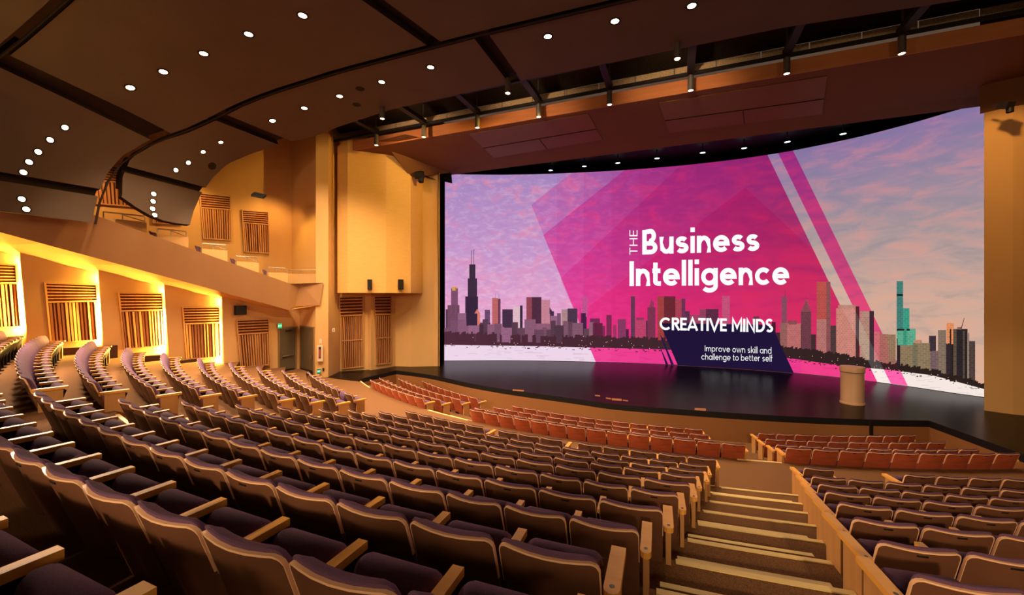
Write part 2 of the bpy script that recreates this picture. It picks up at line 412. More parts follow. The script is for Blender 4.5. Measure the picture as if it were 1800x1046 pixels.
if rest:
    keys = ('shell', 'edge', 'back', 'seat', 'pan', 'arm', 'post')
    mats = [M['shell'], M['edge'], M['purple'], M['plate'], M['wood_arm'], M['frame']]
    vs, fs, mi = [], [], []
    for s in rest:
        Mx = Matrix.Translation(s['p']) @ Matrix.Rotation(s['ph'], 4, 'Z') @ Matrix.Diagonal((s['w'] / PW, 1, 1, 1))
        for k in keys:
            me = SM[k]; o = len(vs); vs += [tuple(Mx @ v.co) for v in me.vertices]
            for p in me.polygons: fs.append(tuple(o + i for i in p.vertices)); mi.append(mats.index(me.materials[0]))
    me = bpy.data.meshes.new('distant_seats'); me.from_pydata(vs, [], fs)
    for m in mats: me.materials.append(m)
    me.polygons.foreach_set('material_index', mi)
    o = link('distant_seats', me); o['kind'] = 'stuff'; tag(o, 'far plum theatre seats at the ends of the rows', 'seats')

# ================================================================== STAGE
lip = [(13.09, 10.36), (13.61, 13.22), (11.75, 13.34), (9.59, 13.66), (7.54, 14.13), (5.75, 14.64), (3.86, 15.26), (2.28, 16.21), (0.0, 17.53), (-1.95, 18.95), (-3.9, 20.75), (-5.1, 21.6), (-6.39, 22.33), (-7.35, 20.3), (-7.5, 19.5)]
# smooth the long curve
sm = [Vector((*p, 0)) for p in lip]
cur = sm[1:13]; fine = []
for i in range(len(cur) - 1):
    p0, p1, p2, p3 = cur[max(i - 1, 0)], cur[i], cur[i + 1], cur[min(i + 2, len(cur) - 1)]
    for t in np.linspace(0, 1, 5)[:-1]:
        fine.append(.5 * ((2 * p1) + (-p0 + p2) * t + (2 * p0 - 5 * p1 + 4 * p2 - p3) * t * t + (-p0 + 3 * p1 - 3 * p2 + p3) * t ** 3))
LIP = [sm[0]] + fine + sm[12:]
back = [Vector(p + (0,)) for p in ((-8.4, 19.88), (-9.5, 20.5), (-10.2, 24.5), (-5, 30), (12, 29), (24, 22), (26, 12), (17.0, 8.5))]
mb = MB(); mb.poly([p + Vector((0, 0, .008)) for p in LIP + back]); mb.poly([p + Vector((0, 0, -.12)) for p in (LIP + back)[::-1]])
bm_me = mb.mesh('stage_floor', M['stage'], fix=False)
bm = bmesh.new(); bm.from_mesh(bm_me); bmesh.ops.triangulate(bm, faces=bm.faces); bm.to_mesh(bm_me); bm.free()
stage = struct(link('stage_floor', bm_me))
def wall_strip(pts, z0, z1, th=.0):
    b = MB(); b.quadgrid([[Vector((p.x, p.y, z0)) for p in pts], [Vector((p.x, p.y, z1)) for p in pts]]); return b
iL = len(LIP)
for a_, c_ in ((0, 2), (1, 8), (7, 14), (13, 20), (19, 26), (25, 32), (31, 38), (37, iL - 2), (iL - 3, iL)): struct(wall_strip(LIP[a_:c_], -1.0, -.2).build('wall_stage_front', M['fascia']))
off = [p + Vector((0, 0, 0)) for p in LIP]
b = MB(); b.quadgrid([[Vector((p.x, p.y, -.2)) for p in off], [Vector((p.x, p.y, .012)) for p in off]]); b.build('stage_edge', M['black'], stage)
j = at_z(1530, 738, 0); b = MB(); b.box((j.x, j.y - .03, -.5), (.09, .05, .98)); b.build('joint_cover', M['black'], stage)
for x0, x1, y0, y1 in ((901, 921, 684.5, 687), (1065, 1074, 698.5, 701), (1075.5, 1093, 700, 703.5), (1095, 1104, 702.5, 704.5), (1046, 1055, 694, 696), (1221, 1241, 717, 721)):
    b = MB(); b.poly([at_z(x0, y0, .011), at_z(x1, y0 + 1.2, .011), at_z(x1, y1 + 1.2, .011), at_z(x0, y1, .011)]); b.build('floor_pocket', M['fascia'], stage)

# lectern
pc = at_z(1498, 709, .008)
t = thing('lectern', 'round pale wooden lectern standing on the dark stage', 'lectern', pc, -.2)
r = .385
b = MB(); b.lathe([(.0001, .02), (r * .93, .02), (r * .93, 1.20), (.0001, 1.20)], 40); b.build('column', M['lectern'], t, True).data.set_sharp_from_angle(angle=.7)
b = MB(); b.lathe([(.0001, 0), (r * .98, 0), (r * .98, .06), (r * .93, .065)], 40); b.build('base_ring', M['lectern'], t, True).data.set_sharp_from_angle(angle=.7)
b = MB(); b.lathe([(.0001, 1.21), (r, 1.21), (r, 1.37), (r * .97, 1.40), (.0001, 1.42)], 40); b.build('top', M['lectern'], t, True).data.set_sharp_from_angle(angle=.7)
b = MB(); b.lathe([(r * .955, 1.19), (r * .955, 1.212)], 40); b.build('shadow_gap', M['black'], t)

# ================================================================== LED SCREEN
scr = [(-13.56, 22.3), (-11.5, 23.25), (-9.67, 24.0), (-7.27, 24.75), (-5, 25.3), (-2.8, 25.75), (.4, 26.1), (3, 26.1), (4.75, 25.9), (6, 25.6), (8.18, 24.75), (9.84, 23.65), (10.85, 22.75), (11.63, 22.2)]
pts = [Vector((*p, 0)) for p in scr]; SC = []
for i in range(len(pts) - 1):
    p0, p1, p2, p3 = pts[max(i - 1, 0)], pts[i], pts[i + 1], pts[min(i + 2, len(pts) - 1)]
    for t_ in np.linspace(0, 1, 9)[:-1]:
        SC.append(.5 * ((2 * p1) + (-p0 + p2) * t_ + (2 * p0 - 5 * p1 + 4 * p2 - p3) * t_ ** 2 + (-p0 + 3 * p1 - 3 * p2 + p3) * t_ ** 3))
SC.append(pts[-1]); SCW = [UV(p.x, p.y, 0) for p in SC]
sc_ratio = np.array([p.x / p.y for p in SCW]); sc_D = np.array([p.y for p in SCW])
sc_len = np.concatenate([[0], np.cumsum([(SCW[i + 1] - SCW[i]).length for i in range(len(SCW) - 1)])])
SCZ = 11.87
def on_screen(x, y, lay=0):                # a point of the pictured scene on the curved display, lay = layer number
    r = (x - 900) / F
    D = float(np.interp(r, sc_ratio, sc_D)); D -= lay * .006
    return Vector((r * D, D, min(max(HC + (523 - y) / F * D, .02), SCZ)))
screen = thing('led_screen', 'huge curved display showing a pink sunset city skyline and conference title', 'screen', UV(-1, 24, .01))
b = MB(); b.quadgrid([[Vector((p.x, p.y, z)) for p in SCW] for z in (.02, SCZ)])
localise(b, screen); me = b.mesh('display_surface', None, True, fix=False)
uvl = me.uv_layers.new(name='UVMap'); n = len(SCW)
for lp in me.loops:
    vi = lp.vertex_index; uvl.data[lp.index].uv = (sc_len[vi % n] / sc_len[-1], float(vi // n))
disp = link('display_surface', me, screen)
def sky_material():
    m = bpy.data.materials.new('sunset_sky'); m.use_nodes = True; nt = m.node_tree; N = nt.nodes; L = nt.links
    N.remove(N['Principled BSDF']); em = N.new('ShaderNodeEmission'); L.new(em.outputs[0], N['Material Output'].inputs[0])
    uv = N.new('ShaderNodeUVMap'); sep = N.new('ShaderNodeSeparateXYZ'); L.new(uv.outputs[0], sep.inputs[0])
    def ramp(src, stops):
        r = N.new('ShaderNodeValToRGB'); el = r.color_ramp.elements
        while len(el) < len(stops): el.new(.5)
        for e, (p, c) in zip(el, stops): e.position = p; e.color = lin(c)
        L.new(src, r.inputs[0]); return r.outputs[0]
    def mix(f, a, bb, bt='MIX'):
        x = N.new('ShaderNodeMix'); x.data_type = 'RGBA'; x.blend_type = bt
        if isinstance(f, float): x.inputs[0].default_value = f
        else: L.new(f, x.inputs[0])
        L.new(a, x.inputs[6]); L.new(bb, x.inputs[7]); return x.outputs[2]
    def noise(sc, rot, det, dist):
        mp = N.new('ShaderNodeMapping'); mp.inputs['Scale'].default_value = sc; mp.inputs['Rotation'].default_value = (0, 0, rot)
        L.new(uv.outputs[0], mp.inputs[0]); no = N.new('ShaderNodeTexNoise'); no.inputs['Scale'].default_value = 1; no.inputs['Detail'].default_value = det; no.inputs['Distortion'].default_value = dist
        no.inputs['Roughness'].default_value = .6
        L.new(mp.outputs[0], no.inputs['Vector']); return no.outputs['Fac']
    left = ramp(sep.outputs[1], [(0, (228, 170, 205)), (.3, (226, 164, 206)), (.6, (196, 150, 202)), (1, (166, 134, 190))])
    right = ramp(sep.outputs[1], [(0, (222, 178, 150)), (.35, (204, 168, 152)), (.62, (168, 148, 152)), (1, (140, 116, 162))])
    fu = ramp(sep.outputs[0], [(.35, (0, 0, 0)), (.75, (255, 255, 255))])
    base = mix(fu, left, right)
    n1 = noise((18, 13, 1), .5, 6, 1.2); n2 = noise((42, 40, 1), -.4, 5, .6); n3 = noise((16, 20, 1), -.45, 6, .5)
    c1 = mix(ramp(n1, [(.48, (0, 0, 0)), (.66, (190, 190, 190))]), base, ramp(sep.outputs[1], [(.2, (240, 150, 190)), (.6, (240, 142, 172)), (1, (244, 140, 160))]))
    c1 = mix(ramp(n2, [(.50, (0, 0, 0)), (.64, (160, 160, 160))]), c1, ramp(sep.outputs[1], [(.2, (246, 206, 226)), (1, (200, 176, 216))]))
    c1 = mix(ramp(n2, [(.36, (130, 130, 130)), (.48, (0, 0, 0))]), c1, ramp(sep.outputs[1], [(.2, (196, 130, 190)), (1, (150, 118, 182))]))
    c2 = mix(ramp(n3, [(.48, (0, 0, 0)), (.64, (185, 185, 185))]), base, ramp(sep.outputs[1], [(.3, (232, 168, 138)), (1, (206, 130, 148))]))
    c2 = mix(ramp(n3, [(.34, (170, 170, 170)), (.48, (0, 0, 0))]), c2, ramp(sep.outputs[1], [(.3, (150, 140, 140)), (1, (112, 118, 158))]))
    L.new(mix(fu, c1, c2), em.inputs[0]); em.inputs[1].default_value = 1.0
    return m
me.materials.append(sky_material())
def colour_emit(name, window=False):
    m = bpy.data.materials.new(name); m.use_nodes = True; nt = m.node_tree; N = nt.nodes; L = nt.links
    N.remove(N['Principled BSDF']); em = N.new('ShaderNodeEmission'); L.new(em.outputs[0], N['Material Output'].inputs[0])
    at = N.new('ShaderNodeVertexColor'); at.layer_name = 'Col'
    if window:
        tc = N.new('ShaderNodeTexCoord'); mp = N.new('ShaderNodeMapping'); mp.inputs['Scale'].default_value = (11, 11, 8); L.new(tc.outputs['Object'], mp.inputs[0])
        br = N.new('ShaderNodeTexBrick'); br.inputs['Scale'].default_value = 1.0; br.inputs['Color1'].default_value = (.72, .72, .72, 1); br.inputs['Color2'].default_value = (.95, .9, .9, 1); br.inputs['Mortar'].default_value = (1.25, 1.2, 1.2, 1)
        br.inputs['Mortar Size'].default_value = .06; br.inputs['Brick Width'].default_value = .9; br.inputs['Row Height'].default_value = .8
        sx = N.new('ShaderNodeSeparateXYZ'); cb = N.new('ShaderNodeCombineXYZ'); L.new(mp.outputs[0], sx.inputs[0]); L.new(sx.outputs[0], cb.inputs[0]); L.new(sx.outputs[2], cb.inputs[1]); L.new(cb.outputs[0], br.inputs['Vector'])
        mx = N.new('ShaderNodeMix'); mx.data_type = 'RGBA'; mx.blend_type = 'MULTIPLY'; mx.inputs[0].default_value = .8
        L.new(at.outputs[0], mx.inputs[6]); L.new(br.outputs[0], mx.inputs[7]); L.new(mx.outputs[2], em.inputs[0])
    else: L.new(at.outputs[0], em.inputs[0])
    return m
def overlay(name, tint, glow_top, glow_bot, z_bot, z_top):
    """a film laid on the picture: tints what is behind it and adds a little colour of its own"""
    m = bpy.data.materials.new(name); m.use_nodes = True; nt = m.node_tree; N = nt.nodes; L = nt.links
    N.remove(N['Principled BSDF']); em = N.new('ShaderNodeEmission'); tr = N.new('ShaderNodeBsdfTransparent'); ad = N.new('ShaderNodeAddShader')
    tr.inputs[0].default_value = (*tint, 1); L.new(tr.outputs[0], ad.inputs[0]); L.new(em.outputs[0], ad.inputs[1]); L.new(ad.outputs[0], N['Material Output'].inputs[0])
    g = N.new('ShaderNodeNewGeometry'); sx = N.new('ShaderNodeSeparateXYZ'); L.new(g.outputs['Position'], sx.inputs[0])
    mr = N.new('ShaderNodeMapRange'); mr.inputs[1].default_value = z_bot; mr.inputs[2].default_value = z_top; L.new(sx.outputs[2], mr.inputs[0])
    rp = N.new('ShaderNodeValToRGB'); rp.color_ramp.elements[0].color = (*glow_bot, 1); rp.color_ramp.elements[1].color = (*glow_top, 1); L.new(mr.outputs[0], rp.inputs[0]); L.new(rp.outputs[0], em.inputs[0])
    return m
def screen_poly(mb, poly, lay, col=None):  # polygon in pictured coordinates laid on the display, cut into columns so that it follows the curve
    xs0 = min(p[0] for p in poly); xs1 = max(p[0] for p in poly); n = max(1, int((xs1 - xs0) / 12))
    cuts = np.linspace(xs0, xs1, n + 1)
    def clip(pl, x, keep_gt):
        out = []
        for i in range(len(pl)):
            a, c = pl[i], pl[(i + 1) % len(pl)]
            ia, ic = (a[0] >= x) == keep_gt or a[0] == x, (c[0] >= x) == keep_gt or c[0] == x
            if ia: out.append(a)
            if ia != ic:
                tt = (x - a[0]) / (c[0] - a[0]); out.append((x, a[1] + tt * (c[1] - a[1])))
        return out
    for i in range(n):
        pl = clip(clip(list(poly), cuts[i], True), cuts[i + 1], False)
        if len(pl) >= 3: mb.poly([on_screen(x, y, lay) for x, y in pl], col)
# ---- skyline
B = []
def bl(ox, oy, s, items):
    for x0, x1, y0, y1, c in items: B.append((ox + x0 / s, ox + x1 / s, oy + y0 / s, oy + y1 / s, c))
k = 5.977
bl(760, 440, k, [(140, 240, 620, 860, (92, 62, 86)), (160, 285, 575, 860, (118, 74, 98)), (197, 268, 400, 660, (128, 80, 110)), (208, 262, 382, 425, (222, 160, 84)), (388, 452, 148, 300, (62, 46, 64)), (408, 414, 0, 150, (110, 80, 110)), (432, 438, -10, 150, (110, 80, 110)),
    (372, 470, 295, 490, (66, 46, 66)), (345, 480, 485, 860, (58, 40, 64)), (345, 382, 490, 760, (196, 126, 130)), (268, 372, 660, 860, (146, 100, 130)), (550, 605, 625, 860, (112, 76, 116)), (448, 502, 660, 860, (222, 128, 110)),
    (628, 690, 500, 860, (192, 104, 104)), (690, 716, 510, 860, (110, 62, 84)), (660, 663, 460, 510, (120, 80, 110)), (698, 701, 460, 510, (120, 80, 110)), (735, 845, 620, 880, (72, 48, 72)), (735, 800, 640, 800, (150, 106, 120)),
    (850, 920, 590, 860, (228, 192, 202)), (920, 948, 580, 880, (60, 46, 66)), (988, 1046, 492, 880, (150, 72, 86)), (1046, 1146, 492, 880, (82, 46, 66)), (1148, 1236, 520, 880, (202, 134, 152)), (1236, 1278, 640, 880, (74, 52, 78)),
    (1356, 1420, 620, 900, (178, 138, 142)), (1420, 1524, 612, 880, (78, 56, 76)), (500, 610, 760, 900, (96, 62, 92)), (620, 780, 805, 900, (160, 106, 130)), (1060, 1240, 770, 930, (150, 96, 122)), (1240, 1310, 690, 930, (150, 100, 128)), (1310, 1350, 660, 930, (120, 84, 110)),
    (1330, 1570, 830, 930, (140, 96, 120)), (780, 1060, 860, 930, (146, 94, 120)), (1550, 1556, 610, 880, (150, 60, 110)), (1572, 1630, 490, 700, (196, 86, 146)), (1562, 1620, 660, 900, (74, 34, 70)), (1656, 1760, 715, 920, (118, 44, 88)), (1700, 1793, 800, 930, (128, 48, 92))])
bl(1050, 480, k, [(95, 150, 440, 720, (126, 44, 82)), (40, 82, 555, 720, (130, 46, 86)), (0, 25, 480, 720, (120, 44, 84)), (165, 200, 545, 720, (160, 56, 100)), (215, 300, 485, 720, (136, 60, 100)), (300, 330, 590, 720, (90, 34, 66)), (352, 396, 245, 760, (104, 58, 86)), (396, 512, 495, 760, (190, 68, 108)), (408, 490, 468, 500, (150, 60, 96)),
    (512, 556, 500, 760, (90, 40, 66)), (526, 610, 360, 760, (126, 54, 82)), (558, 594, 300, 380, (140, 58, 86)), (632, 700, 245, 700, (164, 68, 66)), (700, 820, 245, 700, (110, 42, 52)), (820, 886, 275, 600, (172, 66, 86)), (886, 924, 270, 600, (110, 52, 84)), (924, 970, 400, 600, (92, 50, 80)), (970, 1075, 440, 600, (160, 70, 100)),
    (1075, 1140, 380, 600, (150, 66, 96)), (1140, 1272, 378, 600, (92, 44, 70)), (1310, 1392, 240, 600, (196, 84, 124)), (1312, 1390, 432, 600, (64, 26, 52)), (1640, 1700, 455, 600, (120, 50, 70))])
bl(1300, 470, k, [(340, 380, 575, 860, (70, 30, 44)), (380, 425, 685, 880, (70, 40, 50)), (441, 497, 308, 700, (138, 76, 98)), (478, 483, 230, 310, (120, 60, 90)), (425, 500, 582, 880, (150, 96, 92)), (456, 498, 690, 880, (70, 46, 54)), (500, 645, 590, 880, (188, 110, 108)), (504, 604, 558, 600, (140, 76, 84)), (645, 752, 460, 880, (112, 62, 74)),
    (664, 742, 400, 470, (150, 76, 84)), (690, 720, 340, 410, (160, 84, 90)), (702, 705, 300, 350, (120, 60, 80)), (645, 690, 600, 880, (72, 52, 56)), (752, 802, 705, 900, (68, 46, 50)), (810, 912, 152, 900, (186, 84, 76)), (810, 912, 545, 900, (182, 116, 110)), (912, 955, 152, 912, (140, 82, 84)), (955, 1015, 612, 940, (80, 58, 60)), (1015, 1220, 430, 950, (204, 134, 120)),
    (1035, 1220, 395, 435, (186, 130, 112)), (1220, 1258, 410, 955, (70, 46, 46)), (1265, 1365, 460, 980, (178, 146, 124)), (1285, 1355, 480, 980, (96, 140, 112)), (1365, 1412, 458, 990, (58, 44, 50)), (1412, 1470, 675, 1000, (204, 116, 118)), (1470, 1560, 700, 1030, (170, 112, 98)), (1560, 1640, 705, 1030, (150, 120, 92)), (1605, 1640, 780, 1030, (90, 66, 62)), (1650, 1718, 145, 800, (70, 126, 118)), (1650, 1718, 280, 300, (30, 30, 36)),
    (1682, 1785, 430, 800, (64, 156, 132)), (1652, 1690, 640, 800, (110, 168, 140))])
bl(1500, 560, k, [(456, 655, 110, 280, (92, 170, 138)), (456, 648, 108, 128, (36, 34, 34)), (520, 580, 130, 280, (60, 150, 120)), (440, 490, 440, 520, (170, 110, 116)), (456, 492, 210, 500, (50, 38, 42)), (492, 810, 256, 560, (142, 122, 92)), (630, 720, 225, 260, (190, 140, 110)), (612, 690, 256, 550, (120, 112, 88)), (795, 868, 180, 345, (62, 52, 58)), (808, 890, 340, 590, (122, 96, 96)), (840, 892, 350, 590, (64, 48, 56)), (890, 975, 120, 600, (132, 112, 96)),
    (980, 1056, 48, 270, (226, 142, 92)), (972, 1020, 260, 640, (52, 42, 46)), (1012, 1200, 110, 660, (46, 38, 40)), (1050, 1085, 110, 660, (96, 80, 66)), (1150, 1172, 130, 660, (84, 70, 60)), (1205, 1218, 150, 680, (130, 112, 96)), (1216, 1280, 236, 700, (82, 66, 62)), (1090, 1135, 90, 115, (150, 100, 90))])
rb = random.Random(11); x = 781.0; LOW = []
while x < 1640:                            # the low blocks in front of the towers
    w = rb.uniform(7, 20); f = (x - 781) / 860
    base_ = [int(a + (c_ - a) * f) for a, c_ in zip((128, 84, 112), (96, 72, 64))] if not 1040 < x < 1165 else [124, 46, 80]
    d_ = rb.uniform(.6, 1.25); yt = float(np.interp(x, [781, 1180, 1390, 1640], [566, 570, 588, 622])) + rb.uniform(-6, 12)
    if x < 1050: LOW.append((x, x + w, yt, yt + 40, tuple(min(255, int(k_ * d_)) for k_ in base_)))
    x += w * rb.uniform(.7, 1.1)
B = B + [(a, c_, y_, min(y_ + 40, float(np.interp(a, [780, 960, 1160, 1320, 1390, 1480, 1560, 1640, 1730], [600, 603, 608, 616, 624, 637, 645, 655, 680]))), k_) for a, c_, y_, _, k_ in LOW if y_ < 640]
mb = MB()
for i, (x0, x1, y0, y1, c) in enumerate(B):
    screen_poly(mb, [(x0, y0), (x1, y0), (x1, y1), (x0, y1)], 7.3 + .6 * i / len(B), lin(c))
def tri(p, c): screen_poly(mb, p, 7.95, lin(c))
tri([(834, 551), (839, 543), (844, 551)], (222, 128, 110)); tri([(1141, 540), (1145.5, 525), (1149.5, 540)], (150, 60, 90)); tri([(1408, 548), (1417, 527), (1425, 548)], (140, 74, 84))
tri([(1688, 580), (1694.5, 559), (1695.5, 559), (1690, 580)], (90, 70, 66)); tri([(966, 552), (966, 540), (974, 552)], (70, 50, 74))
localise(mb, screen).build('skyline_picture', colour_emit('skyline_glow', True), screen, fix=False)['kind'] = 'stuff'
# ---- trees and snow
mb = MB(); rnd = random.Random(3)
def band_top(x):
    return float(np.interp(x, [780, 850, 960, 1080, 1180, 1300, 1385, 1480, 1560, 1640, 1730], [586, 588, 592, 594, 598, 606, 612, 625, 640, 652, 676]))
def band_bot(x):
    return float(np.interp(x, [780, 960, 1160, 1320, 1390, 1480, 1560, 1640, 1730], [606, 609, 614, 622, 630, 643, 650, 660, 684]))
def tree_col(x):
    f = (x - 780) / 950
    return lin([int(a + (c - a) * min(1, f * 1.2)) for a, c in zip((84, 44, 60), (46, 33, 29))])
x = 781.0
while x < 1730:
    w = rnd.uniform(2.5, 5); t0 = band_top(x) - rnd.uniform(0, 5); q = min(x + w, 1730)
    screen_poly(mb, [(x, t0 + rnd.uniform(0, 2)), (q, t0), (q, band_bot(q)), (x, band_bot(x))], 8.05, tree_col(x)); x = q
n = 60; xs = np.linspace(781, 1730, n)
def scr_bot(x):
    r = (x - 900) / F; D = float(np.interp(r, sc_ratio, sc_D)); return 523 + F * (HC - .02) / D
for i in range(n - 1):
    a, c = xs[i], xs[i + 1]
    screen_poly(mb, [(a, band_bot(a)), (c, band_bot(c)), (c, scr_bot(c)), (a, scr_bot(a))], 2.6, lin((238, 214, 232)) if a < 1400 else lin((246, 232, 224)))
for i in range(260):
    x = rnd.uniform(782, 1726); y = rnd.uniform(band_bot(x) - 3, band_bot(x) + 4 + 2 * rnd.random()); w = rnd.uniform(1, 5); h = rnd.uniform(.6, 1.8)
    screen_poly(mb, [(x, y), (x + w, y), (x + w, y + h), (x, y + h)], 8.1, tree_col(x))
for i in range(90):
    x = rnd.uniform(782, 1720); y = rnd.uniform(band_bot(x) + 5, scr_bot(x) - 2); w = rnd.uniform(6, 26)
    screen_poly(mb, [(x, y), (min(x + w, 1728), y + .3), (min(x + w, 1728), y + 1.0), (x, y + .7)], 2.8, lin((214, 178, 206)) if x < 1400 else lin((214, 200, 198)))
for i in range(90):
    x = rnd.uniform(790, 1700); y = rnd.uniform(band_top(x) + 4, band_bot(x) - 1); screen_poly(mb, [(x, y), (x + 1.1, y), (x + 1.1, y + 1.1), (x, y + 1.1)], 8.15, lin((236, 190, 170)))
localise(mb, screen).build('parkland_picture', colour_emit('parkland_glow'), screen, fix=False)['kind'] = 'stuff'
# ---- translucent magenta shapes
def top_y(x):
    r = (x - 900) / F; D = float(np.interp(r, sc_ratio, sc_D)); return 523 - F * (SCZ - HC) / D
def rline(x0, s, y): return x0 + s * (y - 270)
def edge_main(y): return 1349 + .4886 * (y - 272)
def topset(xa, xb): return [(x, top_y(x)) for x in np.linspace(xa, xb, 14)]
def botset(xa, xb): return [(x, scr_bot(x)) for x in np.linspace(xa, xb, 16)]
def ov(name, poly, lay, tint, top, bot):
    mb = MB(); screen_poly(mb, poly, lay); localise(mb, screen).build(name, overlay(name, tint, top, bot, .5, 9.5), screen, fix=False)
tr_ = (1349, top_y(1349)); br_ = (1542, scr_bot(1542))
ov('magenta_shape', [(934, 360)] + topset(1004, 1349) + [br_] + botset(1541, 1047)[:], 4, (.98, .60, .80), (.02, .0, .012), (.04, .0, .015))
ov('magenta_shape', [(955, 413)] + topset(1098, 1349) + [br_] + botset(1541, 1047), 4.6, (.96, .46, .72), (.03, .0, .015), (.06, .0, .02))
ov('magenta_shape', [(985, 490)] + topset(1196, 1349) + [br_] + botset(1541, 1047), 5.2, (.95, .65, .82), (.015, .0, .01), (.05, .0, .012))
ov('magenta_shape', [(1012, 556), (1310, 330), (1430, 440), (1542, scr_bot(1542))] + botset(1541, 1047), 5.8, (.98, .66, .80), (.01, .0, .006), (.03, .0, .008))
for xv, lay in ((979, 6.2), (1026, 6.5), (1075, 6.8), (1124, 7.1)):
    yl = 410 + (xv - 955) * 2.5 if xv < 1030 else scr_bot(xv)
    ov('magenta_shape', topset(xv, 1349) + [br_] + botset(1541, max(xv, 1048)) + ([(xv, min(yl, scr_bot(xv)))] if xv < 1030 else []), lay, (.97, .86, .93), (.004, .0, .002), (.006, .0, .002))
def stripe(xa, xb): return [(xa, top_y(xa)), (xb, top_y(xb)), (xb + .488 * (scr_bot(1593) - top_y(xb)), scr_bot(1593)), (xa + .488 * (scr_bot(1564) - top_y(xa)), scr_bot(1564))]
ov('magenta_stripe', stripe(1368, 1394), 8.25, (1, .86, .92), (.0, .0, .0), (.02, .0, .006))
ov('pale_stripe', stripe(1349, 1368), 8.25, (1, 1, 1), (.0, .0, .0), (.05, .05, .05))
ov('magenta_stripe', stripe(1368, 1394), 4.2, (.98, .17, .55), (.05, .0, .03), (.09, .01, .03))
# ---- navy plate
mb = MB()
screen_poly(mb, [(1160, 568), (1356, 571)] + [(1395, scr_bot(1395))] + botset(1394, 1191), 8.5, lin((32, 20, 56)))
screen_poly(mb, [(1160, 588), (1163.5, 592), (1184.5, scr_bot(1184)), (1179.5, scr_bot(1180))], 8.5, lin((40, 22, 74)))
screen_poly(mb, [(1159, 606), (1174.5, scr_bot(1174)), (1170, scr_bot(1170))], 8.5, lin((40, 22, 74)))
localise(mb, screen).build('navy_plate', colour_emit('navy_glow'), screen, fix=False)
